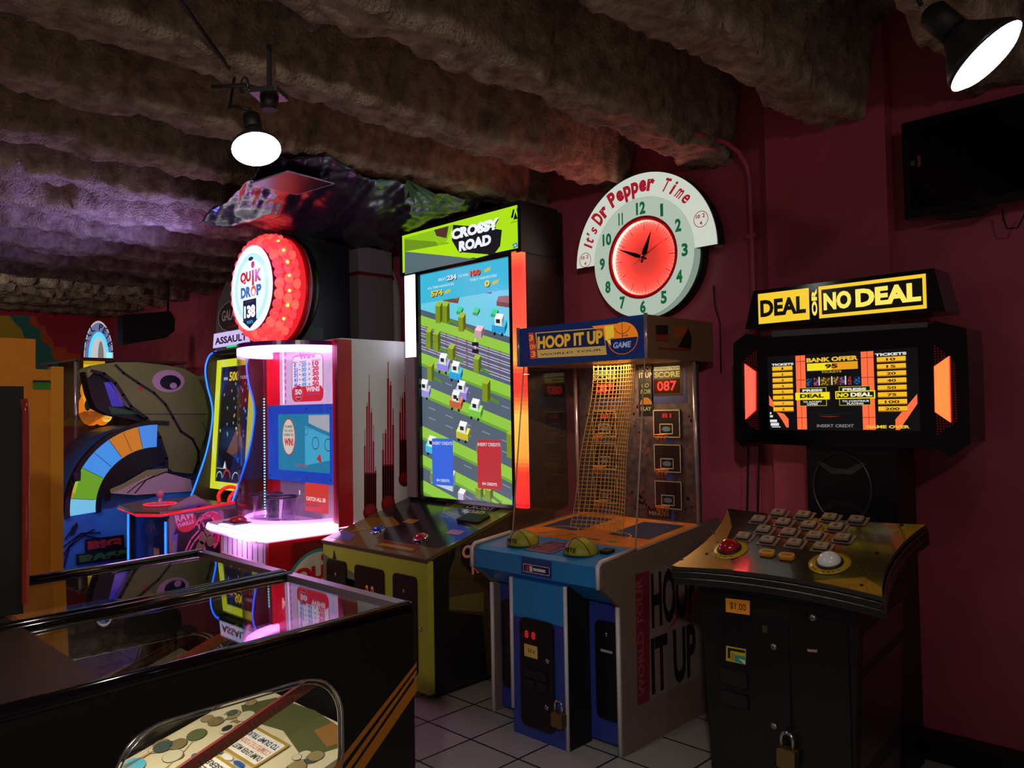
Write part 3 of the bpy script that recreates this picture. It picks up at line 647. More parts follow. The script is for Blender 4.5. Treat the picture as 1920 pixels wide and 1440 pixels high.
    # light columns either side
    b = B(m('grey lavender diffuser', (150, 125, 140), .3), front(3.50)); b.box(-4.445, -4.345, 1.0, 1.98, 0, .035); b.m(E(238, 236, 255, 2.2)); b.box(-4.445, -4.345, 1.98, 2.57, 0, .035); b.build('light_column', t)
    b = B(E(255, 60, 40, 1.2), front(3.50)); zs = [1.0, 1.04, 1.28, 1.30, 1.60, 1.63, 1.86, 1.90, 2.42, 2.57]; cs = [(235, 30, 30), (255, 60, 45), (255, 150, 60), (250, 62, 46), (255, 190, 90), (245, 60, 44), (255, 170, 80), (255, 120, 62), (255, 90, 60)]
    zs = [1.0, 1.04, 1.28, 1.60, 1.86, 2.06, 2.36, 2.57]; cs = [(225, 28, 30), (250, 52, 46), (255, 175, 70), (255, 120, 48), (250, 70, 50), (255, 120, 60), (245, 66, 50)]
    zs = [1.0, 1.28, 1.62, 1.88, 2.10, 2.57]; cs = [(250, 50, 46), (255, 165, 62), (252, 62, 46), (255, 150, 60), (248, 72, 52)]
    key = [(1.0, (222, 24, 30)), (1.03, (245, 44, 46)), (1.22, (250, 60, 44)), (1.30, (255, 165, 62)), (1.56, (255, 190, 80)), (1.64, (255, 120, 50)), (1.70, (246, 56, 48)), (1.82, (250, 62, 46)), (1.90, (255, 170, 70)), (2.0, (255, 140, 66)), (2.12, (250, 84, 60)), (2.46, (244, 64, 50)), (2.57, (255, 120, 70))]
    for i in range(63):
        za, zb = 1.0 + 1.57 * i / 63, 1.0 + 1.57 * (i + 1) / 63; zm = (za + zb) / 2
        for (z0_, c0), (z1_, c1) in zip(key, key[1:]):
            if z0_ <= zm <= z1_: k = [int(round(p + (q - p) * (zm - z0_) / (z1_ - z0_))) for p, q in zip(c0, c1)]
        b.m(E(*k, 1.25)); b.box(-3.375, -3.332, za, zb, 0, .04); b.box(-3.328, -3.293, za, zb, 0, .034)
    b.build('light_column', t)
    # marquee
    b = B(BLACK); b.box(-4.488, -3.29, 3.46, 3.80, 2.56, 2.875); mq = b.build('marquee', t)
    g = B(E(178, 232, 25, .95), front(3.458)); c = crop(750, 380, 4.8)
    g.rect(-4.455, 2.585, 1.14, .265, 1)
    g.m(E(150, 205, 30, .9)).pq([c(42, 318), c(480, 200), c(420, 350), c(42, 420)], 2); g.m(E(118, 160, 30, .85)).pq([c(42, 330), c(440, 360), c(440, 370), c(42, 440)], 3); g.m(E(180, 235, 20, .95)).pq([c(320, 345), c(540, 385), c(800, 470), c(690, 500), c(370, 440)], 3)
    g.m(E(96, 120, 126, .8)).pq([c(45, 440), c(350, 470), c(690, 508), c(350, 580), c(45, 648)], 3)
    g.m(E(88, 58, 48, .8)).pq([c(310, 245), c(440, 210), c(420, 320), c(330, 300)], 4)
    g.m(E(26, 30, 30, .7)).pq([c(480, 200), c(690, 215), c(920, 245), c(905, 390), c(845, 470), c(530, 445), (c(470, 340)), ], 5)
    f = g.f
    def ft(s_, bl, w_, h, mat, l, bd=.045): a = f.px(*c(*bl)); g.m(mat); g.text(s_, a[0], a[1], w_, h, l, bd)
    wt = E(240, 245, 250, 1.0); dk = E(18, 24, 50, .7)
    for s_, bl, tr in (('ARCADE', (680, 262), (862, 205)), ('CROSSY', (468, 340), (895, 278)), ('ROAD', (535, 445), (825, 385))):
        a = f.px(*c(*bl)); d = f.px(*c(*tr)); hh = {'ARCADE': .036, 'CROSSY': .072, 'ROAD': .070}[s_]
        g.m(wt); g.text(s_, a[0], a[1], d[0] - a[0], hh, 7, .06); g.m(dk); g.text(s_, a[0] + .004, a[1] - .008, d[0] - a[0], hh, 6, .06)
    g.m(E(12, 14, 10, .6)); a = f.px(*c(1000, 140)); x, z = a
    g.poly([(x, z), (x + .02, z + .05), (x + .034, z + .05), (x + .02, z)], 5); g.poly([(x + .08, z), (x + .06, z + .05), (x + .05, z + .05), (x + .06, z)], 5); g.poly([(x + .022, z - .014), (x + .04, z + .03), (x + .058, z - .014)], 5); g.text('ADRENALINE', x, z - .032, .085, .009, 5)
    g.m(E(40, 120, 190, .8)); a = f.px(*c(1040, 385)); g.poly([(a[0] + .028 * math.cos(i * .7854 + .3) * (1 if i % 2 else .62), a[1] + .02 * math.sin(i * .7854 + .3) * (1 if i % 2 else .62)) for i in range(8)], 5); g.m(E(170, 215, 240, .9)); g.disc(a[0], a[1], .012, .008, 6, 10)
    g.build('marquee_print', mq)
    return t
road_game()
# ------------------------------------------------------------------ ball-drop machine with the glowing ring
def drop_game():
    t = thing('ball_drop_machine', 'tall ball-drop ticket machine glowing magenta, round red-ringed disc sign on top', 'arcade game', (-4.98, 3.0, 0))
    RED = m('red gloss laminate', (190, 14, 34), .25); BLUEP = m('blue gloss panel', (20, 96, 190), .3)
    XA, XB = -5.50, -4.49
    cx, cy, R = -5.03, 2.985, .44
    PINKL = E(255, 150, 250, 6, 'magenta light strip')
    # base
    b = B(RED, top(0)); b.slab([(-5.24, 2.47), (-4.52, 2.44), (-4.50, 3.84), (-5.50, 3.84), (-5.50, 2.85)], .0, .80); base = b.build('base_cabinet', t)
    ff = Frame((-5.24, 2.468, 0), Vector((.72, -.03, 0)), Z_)
    g = B(BLUEP, ff); g.rect(.05, .10, .61, .55, 2); g.m(C(225, 215, 235, .4)); g.rect(.03, .66, .65, .13, 2)
    for i in range(9): g.m(C(60, 60, 140, .4)); g.rect(.05 + .075 * i, .67, .012, .12, 3)
    g.m(C(235, 190, 190, .4)); g.rect(.30, .69, .08, .07, 3); g.m(C(160, 20, 40, .4)); g.line([(.04, .65), (.68, .65)], .012, 3)
    g.m(C(190, 120, 130, .4)); g.line([(.03, .09), (.03, .79)], .01, 3); g.line([(.69, .09), (.69, .79)], .01, 3)
    g.m(C(200, 40, 40, .4)); g.disc(.13, .46, .03, .035, 3); g.m(BLACK); g.rect(.33, .39, .17, .14, 3); g.m(E(150, 60, 50, .5)); g.rect(.36, .43, .03, .05, 4); g.rect(.43, .43, .03, .05, 4); g.m(CHROME); g.disc(.36, .60, .012, .012, 4); g.build('front_print', base)
    g = B(m('dark red print', (120, 8, 30), .3), side(-4.50)); g.rect(2.60, .02, 1.2, .76, 1)
    rnd = random.Random(2)
    for i in range(60):
        g.m(rnd.choice((C(150, 14, 42, .3), C(96, 6, 24, .3), C(172, 30, 56, .3)))); r = rnd.uniform(.035, .055); g.disc(2.66 + rnd.random() * 1.1, .08 + rnd.random() * .66, r, r, 2 + i % 3, 16)
    f = g.f; c = crop(380, 880, 6); a = f.px(*c(1320, 1300)); 
    g.m(C(60, 160, 170, .3)); g.disc(a[0], a[1] - .02, .255, .255, 6, 40); g.m(C(232, 226, 205, .3)); g.disc(a[0], a[1] - .02, .235, .235, 7, 40)
    g.m(C(220, 36, 40, .3)); g.text('QUIK', a[0] - .185, a[1] + .02, .37, .11, 8, .06); g.disc(a[0] + .03, a[1] + .175, .024, .024, 8); g.m(C(40, 110, 200, .3)); g.text('DROP', a[0] - .17, a[1] - .13, .34, .10, 8, .06)
    g.build('side_print', base)
    # lit play ledge
    pl = [(-5.36, 2.45), (-5.30, 2.42), (-4.58, 2.385), (-4.525, 2.42), (-4.52, 3.06), (-5.49, 3.06), (-5.48, 2.75)]
    b = B(m('pale lilac plastic', (225, 205, 235), .25), top(0)); b.slab(pl, .80, .858); b.m(E(255, 226, 255, 2.6, 'glowing ledge acrylic')); b.slab([(-5.18, 2.43), (-4.56, 2.392), (-4.505, 2.42), (-4.505, 3.05), (-5.0, 3.05), (-5.0, 2.62), (-5.19, 2.63)], .81, .862); lg = b.build('play_ledge', t)
    b = B(PINKL, top(0)); n = len(pl); b.tube([(*q, .835) for q in (pl[6], pl[0], pl[1], pl[2], pl[3], pl[4])], .022, 8); b.build('light_strip', lg)
    b = B(m('dark violet plastic', (50, 30, 80), .3), top(.862)); b.slab([(-5.20, 2.47), (-5.02, 2.46), (-5.02, 2.60), (-5.20, 2.61)], 0, .012); b.m(m('red dome plastic', (215, 20, 24), .12, coat=.6)); f0 = b.f; b.dome((-5.11, 2.535, .012), .062, .035, 24); b.build('button', lg)
    # upper cabinet behind the clear cylinder
    b = B(m('white laminate', (238, 232, 240), .4)); b.box(XA, -4.515, 2.98, 3.82, .80, 2.10); up = b.build('upper_cabinet', t)
    g = B(C(205, 22, 38, .4), side(-4.515)); c = crop(360, 400, 2.571)
    f = g.f
    for xs_, tops, base_ in (((828, 890), (1060, 870, 800, 900, 1040, 1180), 1440), ((915, 975), (1080, 1000, 735, 770, 960), 1400), ((998, 1052), (900, 830, 800, 690, 800), 1280)):
        g.m(C(205, 22, 38, .4)); g.pq([c(xs_[0] + 3, base_), c(xs_[1] - 3, base_), c(xs_[1] - 3, base_ - 190), c(xs_[0] + 3, base_ - 190)], 1)
        k = len(tops); wd = (xs_[1] - xs_[0]) / k
        for i, tp in enumerate(tops):
            g.m(C(205, 22, 38, .4)); g.pq([c(xs_[0] + wd * i + 1, base_), c(xs_[0] + wd * (i + 1) - 1, base_), c(xs_[0] + wd * (i + 1) - 1, tp + 60), c(xs_[0] + wd * i + 1, tp + 60)], 1)
            g.m(C(160, 16, 30, .4)); g.pq([c(xs_[0] + wd * i + 4, base_ - 180), c(xs_[0] + wd * (i + 1) - 4, base_ - 180), c(xs_[0] + wd * (i + 1) - 4, tp + (40 if i % 2 else -20)), c(xs_[0] + wd * i + 4, tp + (40 if i % 2 else -20))], 2)
        a = f.px(*c((xs_[0] + xs_[1]) / 2, base_)); r = abs(f.px(*c(xs_[1], base_))[0] - f.px(*c(xs_[0], base_))[0]) * .55
        g.m(C(120, 10, 22, .4)); g.disc(a[0], a[1], r, r * 1.0, 3); g.m(C(165, 22, 34, .4)); g.disc(a[0], a[1] + .01, r * .72, r * .7, 4)
    g.build('side_print', up)
    for x0, x1 in ((-4.565, -4.50), (XA - .005, XA + .05)):
        b = B(RED); b.box(x0, x1, 2.94, 3.05 if x1 > -4.6 else 2.98, .80, 2.09); b.m(m('dark red edge', (110, 6, 16), .3)); b.box(x1 - .03, x1 + .002, 2.935, 2.94, .8, 2.09); b.build('corner_post', t)
    # back wall of the drop chamber: paytable
    yb = 2.974
    g = B(E(238, 200, 244, .78), front(yb)); g.m(m('red chamber wall', (215, 24, 44), .3)); g.rect(-5.49, .862, .17, 1.22, 1); g.m(E(238, 200, 244, .78)); g.rect(-5.32, 1.66, .765, .425, 1); c = crop(500, 640, 9); f = g.f
    WH = E(250, 235, 250, .9); 
    def bx(bl, tr): a = f.px(*c(*bl)); d = f.px(*c(*tr)); return a[0], a[1], d[0] - a[0], d[1] - a[1]
    x, z, w_, h = bx((430, 1025), (955, 190)); g.m(E(225, 50, 85, .8)); g.poly(rrect(x, z, w_, h, .05), 2); g.m(WH); g.poly(rrect(x + .008, z + .008, w_ - .016, h - .016, .043), 3)
    g.m(E(232, 30, 50, .85)); g.poly([q for q in rrect(x + .004, z + .004, w_ - .008, .21 * w_ * .62 + .05, .04)], 4)
    g.m(E(200, 90, 200, .8)); g.text('WIN', x + w_ * .24, z + h - .03, w_ * .5, .055, 5, .06)
    g.m(E(90, 60, 180, .8)); g.text('BALL - COUNT', x + .02, z + h * .84, w_ * .44, .012, 5, .02); g.text('TICKETS', x + w_ * .64, z + h * .84, w_ * .28, .012, 5, .02)
    for i, (p, q, r) in enumerate((('0', '20', '10'), ('21', '30', '20'), ('31', '40', '30'), ('41', '45', '40'), ('46', '49', '50'))):
        zz = z + h * (.745 - .107 * i); g.m(E(90, 110, 235, .85)); g.text(p, x + w_ * .08, zz, w_ * (.12 if len(p) > 1 else .07), .032, 5, .05); g.m(E(80, 165, 235, .9)); g.text(q, x + w_ * .33, zz, w_ * .15, .032, 5, .05)
        g.m(E(60, 50, 110, .7)); g.rect(x + w_ * .245, zz + .014, w_ * .045, .006, 5); g.text('=', x + w_ * .55, zz + .01, w_ * .05, .012, 5, .02); g.m(E(232, 30, 80, .85)); g.text(r, x + w_ * .67, zz, w_ * .2, .034, 5, .05)
    g.m(E(200, 40, 50, .7)); g.disc(x + w_ * .23, z + .062, .055, .055, 6); g.m(E(235, 120, 130, .8)); g.ring(x + w_ * .23, z + .062, .053, .058, 7); g.m(E(240, 215, 225, .9)); g.text('50', x + w_ * .12, z + .05, w_ * .22, .04, 8, .05); g.text('BALLS', x + w_ * .15, z + .03, w_ * .16, .01, 8)
    g.text('WINS', x + w_ * .47, z + .068, w_ * .43, .036, 8, .05); g.m(E(130, 90, 150, .8)); g.text('JACKPOT!', x + w_ * .49, z + .04, w_ * .41, .018, 8, .03)
    rnd = random.Random(5)
    for i in range(16): g.m(E(205, 195, 240, .8)); rr = rnd.uniform(.015, .03); g.ring(-4.63 + rnd.uniform(-.05, .05), 1.70 + .35 * rnd.random(), rr * .6, rr, 3, 16)
    g.m(E(255, 210, 255, 1.6)); g.rect(-5.275, 1.67, .018, .40, 3); g.m(E(240, 60, 190, .9))
    for i in range(8): g.rect(-5.245, 1.67 + .05 * i, .018, .030, 3)
    g.build('paytable', t)
    # monitor
    b = B(E(24, 84, 225, .62, 'lit blue surround'), front(2.972)); b.slab([[(-5.445, 1.115), (-4.565, 1.115), (-4.565, 1.66), (-5.445, 1.66)], [(-5.335, 1.19), (-4.61, 1.19), (-4.61, 1.595), (-5.335, 1.595)]], 0, .03); b.m(BLACK)
    for q in ((-5.41, 1.63), (-4.59, 1.63), (-4.60, 1.145), (-5.41, 1.145), (-4.9, 1.63), (-4.9, 1.145)): b.disc(q[0], q[1], .007, .007, 52, 8)
    mon = b.build('monitor_surround', t)
    g = B(E(38, 150, 190, .7), front(2.966)); OX = .0375; g.f = Frame((.0375 , 2.966, .03), X_, Z_); g.rect(-5.3725, 1.16, .725, .405, 0); g.m(E(190, 200, 205, .75)); g.poly([(-4.95, 1.555), (-4.655, 1.555), (-4.655, 1.43), (-4.80, 1.46), (-4.95, 1.50)], 1); g.m(E(70, 190, 225, .8)); g.poly([(-5.0, 1.48), (-4.655, 1.40), (-4.655, 1.25), (-5.0, 1.20)], 2)
    g.m(E(60, 90, 100, .5)); 
    for x, z, r in ((-4.86, 1.36, .045), (-4.98, 1.44, .028), (-4.70, 1.35, .045), (-4.93, 1.47, .016)): g.ring(x, z, r * .86, r, 4, 20)
    g.m(E(200, 60, 50, .7)); g.poly(ell(-5.22, 1.40, .092, .135), 3); g.m(E(235, 228, 205, .8)); g.poly(ell(-5.22, 1.40, .084, .127), 4); g.m(E(20, 90, 110, .6)); g.text('THE MORE', -5.275, 1.465, .11, .018, 5, .02); g.text('YOU CATCH', -5.28, 1.435, .12, .018, 5, .02); g.text('THE MORE YOU', -5.29, 1.405, .14, .018, 5, .02); g.m(E(215, 40, 40, .8)); g.text('WIN!', -5.28, 1.335, .125, .055, 5, .05)
    g.m(E(210, 60, 50, .7)); g.text('CREDITS 0/4', -5.12, 1.19, .16, .016, 5, .02); g.poly([(-4.85, 1.25), (-4.8, 1.29), (-4.78, 1.22)], 5); g.build('monitor_picture', mon)
    g = B(C(170, 165, 175, .4), front(2.974)); g.rect(-5.32, .862, .765, .25, 1); g.m(E(240, 70, 50, .75)); g.rect(-4.98, .91, .30, .2, 2); g.m(E(245, 235, 230, .9)); g.text('CATCH ALL 50', -4.965, .985, .25, .028, 3, .04); g.text('1', -5.06, 1.02, .015, .03, 3, .03); g.m(E(80, 90, 150, .6)); g.text('JACKPOT', -4.97, .94, .18, .02, 3, .03); g.build('lower_print', t)
    # clear bow-front cylinder and its light rings
    arc = [(cx + R * math.cos(math.radians(a)), cy + R * math.sin(math.radians(a))) for a in range(180, 361, 4)]
    arc2 = [(cx + (R - .008) * math.cos(math.radians(a)), cy + (R - .008) * math.sin(math.radians(a))) for a in range(360, 179, -4)]
    b = B(glass('clear acrylic', (.97, .93, .98), 1.45), top(0)); b.slab(arc + arc2, .87, 2.01); b.build('clear_cylinder', t)
    b = B(PINKL, top(0)); b.slab(arc + [(cx + (R - .05) * math.cos(math.radians(a)), cy + (R - .05) * math.sin(math.radians(a))) for a in range(360, 179, -9)], 2.01, 2.055); b.build('top_light_ring', t)
    b = B(E(255, 140, 245, 2.5, 'soft magenta light'), top(0)); b.tube([(cx + (R - .05) * math.cos(math.radians(a)), cy + (R - .05) * math.sin(math.radians(a)), .875) for a in range(180, 361, 9)], .014, 6); b.build('lower_light_ring', t)
    b = B(m('purple gloss panel', (90, 20, 110), .2), top(0)); b.slab(arc + [(-4.59, 3.0), (-5.47, 3.0)], 2.055, 2.085); b.build('canopy', t)
    b = B(m('pale lilac plastic', (225, 205, 235), .25), top(0)); b.lathe((cx, cy - .12, .862), [(.30, 0), (.30, .006)], n=40); b.build('turntable', t)
    # beaded light cord
    b = B(E(120, 235, 235, 2.0, 'cyan light beads'), front(2.60))
    for i in range(42): b.lathe((-4.86, .92 + .019 * i, 0), [(.0045, -.0045), (.0045, .0045)], n=5)
    b.build('light_beads', t)
    # disc sign
    dx, dz, r = -4.99, 2.455, .365
    BACK = m('black disc housing', (14, 10, 14), .35)
    b = B(BACK, front(2.86)); b.lathe((dx, dz, 0), [(r - .03, -.045), (r + .002, -.02), (r + .004, .03)], n=48); b.box(dx - .12, dx + .12, 2.085, 2.2, -.2, .02); b.build('disc_housing', t)
    b = B(m('red translucent rim', (215, 24, 34), .25), front(2.82)); b.lathe((dx, dz, 0), [(r + .004, 0), (r + .014, .006), (r + .014, .03), (r + .004, .04)], n=48, caps=False); b.m(E(255, 40, 52, .85)); b.lathe((dx, dz, 0), [(r, .03), (r - .03, .13), (r - .06, .195), (r - .09, .195)], n=48, caps=False); rim = b.build('disc_rim', t)
    for k, (rr, n, off, rad) in enumerate(((r - .055, 28, 0, .042), (r - .022, 32, .5, .040), (r - .012, 32, 0, .036))):
        for i in range(n):
            a = 2 * math.pi * (i + off) / n; b = B(m('glowing red ball', (255, 60, 66), .2, emit=1.0, base=(255, 110, 110)) if i % 3 else m('glowing orange red ball', (255, 88, 80), .2, emit=1.1, base=(255, 120, 100)), front(2.62)); b.dome((dx + rr * math.cos(a), dz + rr * math.sin(a), (-.01, -.06, -.11)[k]), rad, rad, 10, 4); b.build('red_ball', rim)
    for i in range(7):
        a = math.radians(-38 + 15 * i); b = B(E(255, 190, 60, 5, 'amber bulb'), front(2.66)); b.dome((dx + (r + .004) * math.cos(a), dz + (r + .008) * math.sin(a), 0), .011, .011, 8, 3, 60); b.build('bulb', rim)
    g = B(BACK, front(2.583)); g.lathe((dx, dz, 0), [(r - .085, -.06), (r - .078, 0)], n=48, caps=False); g.m(E(255, 190, 245, 1.6, 'white pink neon')); g.disc(dx, dz, r - .075, None, 1, 48); g.m(E(255, 245, 255, 3)); g.ring(dx, dz, r - .125, r - .085, 2, 48); g.m(E(190, 235, 250, 1.1)); g.disc(dx, dz, r - .125, None, 3, 48); g.m(E(225, 245, 250, 1.15)); g.disc(dx, dz, r - .17, None, 4, 48)
    def dt(s_, x, z, w_, h, mat, l, bd=.06):
        g.m(E(250, 250, 255, 1.1)); g.text(s_, dx + x - .004, dz + z - .004, w_ + .008, h + .008, l, bd + .04); g.m(mat); g.text(s_, dx + x, dz + z, w_, h, l + 1, bd)
    dt('QU', -.15, .035, .15, .085, E(215, 38, 60, .85), 6); dt('I', .015, .015, .028, .105, E(215, 38, 60, .85), 6); dt('K', .06, .035, .085, .085, E(215, 38, 60, .85), 6); g.m(E(225, 40, 60, .9)); g.disc(dx + .03, dz + .155, .024, .024, 8)
    dt('DR', -.145, -.06, .145, .075, E(70, 120, 205, .85), 6); dt('P', .075, -.06, .07, .075, E(70, 120, 205, .85), 6); g.m(E(240, 90, 95, 1.0)); g.disc(dx + .035, dz - .022, .036, .036, 7); g.m(E(250, 245, 255, 1.1)); g.disc(dx + .035, dz - .03, .022, .022, 8)
    g.m(E(30, 40, 90, .7)); g.poly([(dx - .115, dz - .075), (dx + .07, dz - .075), (dx + .07, dz - .215), (dx + .09, dz - .215), (dx - .02, dz - .275), (dx - .135, dz - .215), (dx - .115, dz - .215)], 5)
    g.m(E(120, 70, 120, .6)); g.text('JACKPOT', dx - .08, dz - .1, .115, .016, 6, .02); g.m(E(255, 250, 255, 1.6)); g.text('138', dx - .10, dz - .20, .155, .085, 6, .05); g.m(E(60, 190, 220, .9)); g.text('TICKETS', dx - .065, dz - .24, .09, .02, 7, .03)
    g.m(E(30, 50, 90, .6)); g.poly(ell(dx, dz + .20, .035, .014, 10), 6); g.build('disc_face', t)
    # dark back header behind the disc
    b = B(m('navy starfield panel', (26, 18, 40), .4)); b.box(-5.45, -5.05, 2.95, 3.40, 2.10, 2.86); b.m(C(230, 230, 240)); b.box(-5.049, -5.047, 3.05, 3.058, 2.28, 2.29); b.box(-5.049, -5.047, 3.12, 3.125, 2.2, 2.21); b.box(-5.049, -5.047, 3.12, 3.125, 2.36, 2.37); b.build('back_header', t)
    lamp('ring_glow', 'AREA', (-5.03, 2.82, 2.05), 6.0, (1, .5, .95), .36, (-5.03, 2.84, .9), size_y=.2); lamp('ledge_glow', 'POINT', (-4.9, 2.34, .78), 2.5, (1, .35, .95), .05)
    lamp('blue_fill_spot', 'SPOT', (-5.45, 2.40, 2.15), 60, (.38, .3, 1), .06, (-5.9, 1.2, 3.1), math.radians(125)); lamp('film_fill', 'POINT', (-5.30, 2.34, 2.64), 1.3, (.2, .18, 1), .05); lamp('film_fill', 'POINT', (-4.62, 2.44, 2.55), 1.0, (.75, .16, 1), .05)  # added coloured lamps in mid-air, no fixtures: tint the ceiling and film
    return t
drop_game()
# two clear buckets on the turntable
def bucket(c, label):
    t = thing('clear_bucket', label, 'bucket', c, 'clear catch buckets in the ball-drop machine')
    b = B(glass('lilac clear plastic', (.94, .92, .99), 1.4), Frame(c)); b.lathe((0, 0, 0), [(.088, 0), (.105, .16), (.101, .16), (.085, .005), (.0001, .005)], n=28); b.build('bucket_body', t)
    b = B(m('dark rim', (40, 26, 50), .3), Frame(c)); b.tube([(*q, .163) for q in ell(0, 0, .107, None, 32)], .007, 8, True); b.build('bucket_rim', t)
bucket((-5.19, 2.79, .869), 'clear bucket with dark rim on the glowing turntable, left one of two')
bucket((-4.92, 2.75, .869), 'clear bucket with dark rim on the glowing turntable, right one of two')

# ------------------------------------------------------------------ white ducts and grey locker behind
b = B(m('grey panel', (120, 112, 118), .5)); b.box(-5.47, -5.06, 3.50, 3.82, 2.105, 2.66); b.m(m('dark red strip', (110, 14, 26), .5)); b.box(-5.47, -5.055, 3.495, 3.83, 2.66, 2.685); b.m(m('pale grey panel', (135, 125, 135), .5)); b.box(-5.47, -5.06, 3.50, 3.82, 2.685, 2.88); b.m(WHITETRIM); b.box(-5.47, -5.44, 3.49, 3.50, 2.105, 2.66)
tag(b.build('equipment_cabinet'), 'grey cabinet with dark red strip on top of the magenta machine, behind its disc', 'cabinet')
for i, (x, y) in enumerate(((-5.40, 3.905), (-5.12, 3.905))):
    b = B(m('pale duct plastic', (175, 165, 170), .45)); pts = [(x, y, 0.02), (x, y, 2.1), (x, y, 2.46)] + [(x - .2 * (1 - math.cos(a)), y, 2.46 + .34 * math.sin(a)) for a in (.3, .6, .9, 1.2, 1.4)] + [(x - .34, y, 2.84)]
    b.tube(pts, .038, 10)
    for z in (2.15, 2.3, 2.45): b.tube([(x, y, z), (x, y, z + .012)], .042, 10)
    tag(b.build('duct_pipe'), ('pale upright pipe bending at the top, the one right beside the grey cabinet', 'dim upright pipe bending at the top, the one nearer the big screen')[i], 'pipe')
# ------------------------------------------------------------------ space shooter machine
def shooter():
    XA, XB = -6.36, -5.62
    t = thing('video_arcade_machine', 'space-shooter machine with blue lit curving sides and yellow-framed screen, beside the green fish', 'arcade game', (-6.0, 2.9, 0))
    BL = E(28, 96, 255, 3.2, 'blue led strip'); DK = m('olive black laminate', (58, 54, 48), .4)
    prof = [(2.27, 0), (2.27, .88), (2.60, .885), (2.74, .90), (2.80, 1.04), (2.90, 1.33), (2.945, 1.62), (2.90, 1.84), (2.885, 1.98), (2.92, 2.09), (2.99, 2.13), (3.70, 2.13), (3.70, 0)]
    for x0, x1 in ((XA, XA + .03), (XB - .03, XB)):
        b = B(DK, Frame((0, 0, 0), Y_, Z_)); b.slab(prof, x0, x1); s_ = b.build('side_panel', t)
        b = B(BL); xm = (x0 + x1) / 2
        P = [Vector((xm, y - .012, z)) for y, z in prof[3:11]]
        sm = []
        for i in range(len(P) - 1):
            p0, p1, p2, p3 = P[max(i - 1, 0)], P[i], P[i + 1], P[min(i + 2, len(P) - 1)]
            for k in range(6):
                q = k / 6; sm.append(.5 * ((2 * p1) + (p2 - p0) * q + (2 * p0 - 5 * p1 + 4 * p2 - p3) * q * q + (3 * p1 - p0 - 3 * p2 + p3) * q ** 3))
        b.tube(sm, .0065, 6); b.build('light_strip', s_)
        if x1 == XB:
            f = side(XB); g = B(C(128, 118, 116, .5), f); c = crop(230, 900, 9)
            g.pq([c(785, 460), c(1200, 240), c(1700, 520), c(1750, 1300), c(785, 1300)], 1)
            g.m(C(96, 90, 190, .5)).pq([c(830, 960), c(880, 720), c(950, 640), c(960, 520), c(1020, 420), c(1010, 500), c(1140, 360), c(1100, 440), c(1290, 395), c(1440, 430), c(1490, 400), c(1540, 470), c(1640, 560), c(1640, 1300), c(880, 1300), c(900, 1000), c(840, 1050)], 2)
            g.m(C(20, 16, 22, .5)).pq([c(860, 930), c(920, 740), c(985, 660), c(1000, 560), c(1060, 500), c(1090, 540), c(1280, 430), c(1450, 460), c(1560, 520), c(1640, 640), c(1640, 1300), c(910, 1300), c(930, 900)], 3)
            g.m(C(200, 30, 80, .5)).pq([c(1190, 800), c(1320, 610), c(1480, 520), c(1620, 560), c(1700, 700), c(1690, 960), c(1560, 1150), c(1540, 1000), c(1590, 760), c(1480, 640), c(1330, 680)], 4)
            g.m(C(225, 110, 150, .5))
            for pl in ([(1190, 800), (1320, 610), (1480, 520), (1600, 560)], [(1250, 760), (1380, 600), (1500, 600), (1560, 760), (1540, 900)], [(1060, 1190), (1150, 1000), (1290, 840), (1280, 720), (1340, 700), (1380, 800)], [(1120, 1190), (1200, 1050), (1340, 880)], [(1640, 830), (1600, 1050), (1540, 1140)], [(1230, 1190), (1280, 1070), (1360, 1080), (1390, 1190)], [(1300, 1050), (1320, 920), (1400, 920)], [(1380, 800), (1490, 790), (1540, 1100)]): g.line([f.px(*c(*q)) for q in pl], .012, 5)
            g.m(C(120, 110, 80, .5)); 
            for q in ((1350, 980), (1440, 850), (1480, 1020), (1310, 1130)): a = f.px(*c(*q)); g.disc(a[0], a[1], .03, .045, 6, 12)
            g.m(C(200, 40, 50, .5)); a = f.px(*c(1065, 700)); g.disc(a[0], a[1], .075, .075, 6); g.m(C(226, 200, 226, .5)); g.text('RAW', a[0] - .07, a[1] - .005, .14, .06, 7, .04, .2); g.text('THRILLS', a[0] - .06, a[1] - .04, .12, .028, 7, .03, .2)
            g.build('side_art', s_)
    b = B(DK); b.box(XA + .03, XB - .03, 2.30, 3.68, .0, .90); b.m(BLACKM); b.box(XA + .03, XB - .03, 3.06, 3.68, .9, 2.12); b.box(XA + .03, XB - .03, 2.93, 3.06, 2.09, 2.12); body = b.build('cabinet_body', t)
    g = B(m('midnight print', (34, 36, 100), .4), front(2.30)); g.rect(XA + .04, .05, .66, .84, 1); g.m(C(70, 80, 170)); x = (XA + XB) / 2
    g.poly([(x - .13, .74), (x - .05, .70), (x - .06, .5), (x, .46), (x + .06, .5), (x + .05, .70), (x + .13, .74), (x + .09, .80), (x - .09, .80)], 2); g.m(C(120, 130, 210)); g.disc(x, .79, .07, .05, 3); g.m(C(150, 50, 60)); g.disc(x - .03, .765, .016, .02, 4); g.disc(x + .03, .765, .016, .02, 4)
    g.m(C(205, 160, 120)); g.rect(x + .05, .57, .1, .07, 3); g.m(C(190, 150, 60)); g.rect(x - .26, .34, .13, .10, 3); g.m(BLACK); g.disc(x - .195, .39, .02, .035, 4); g.rect(x - .2, .05, .4, .26, 2); g.build('front_print', body)
    for xx in (XA + .02, XB - .02):
        b = B(BL); b.tube([(xx, 2.262, .10), (xx, 2.262, .855)], .008, 6); b.build('front_light_strip', t)
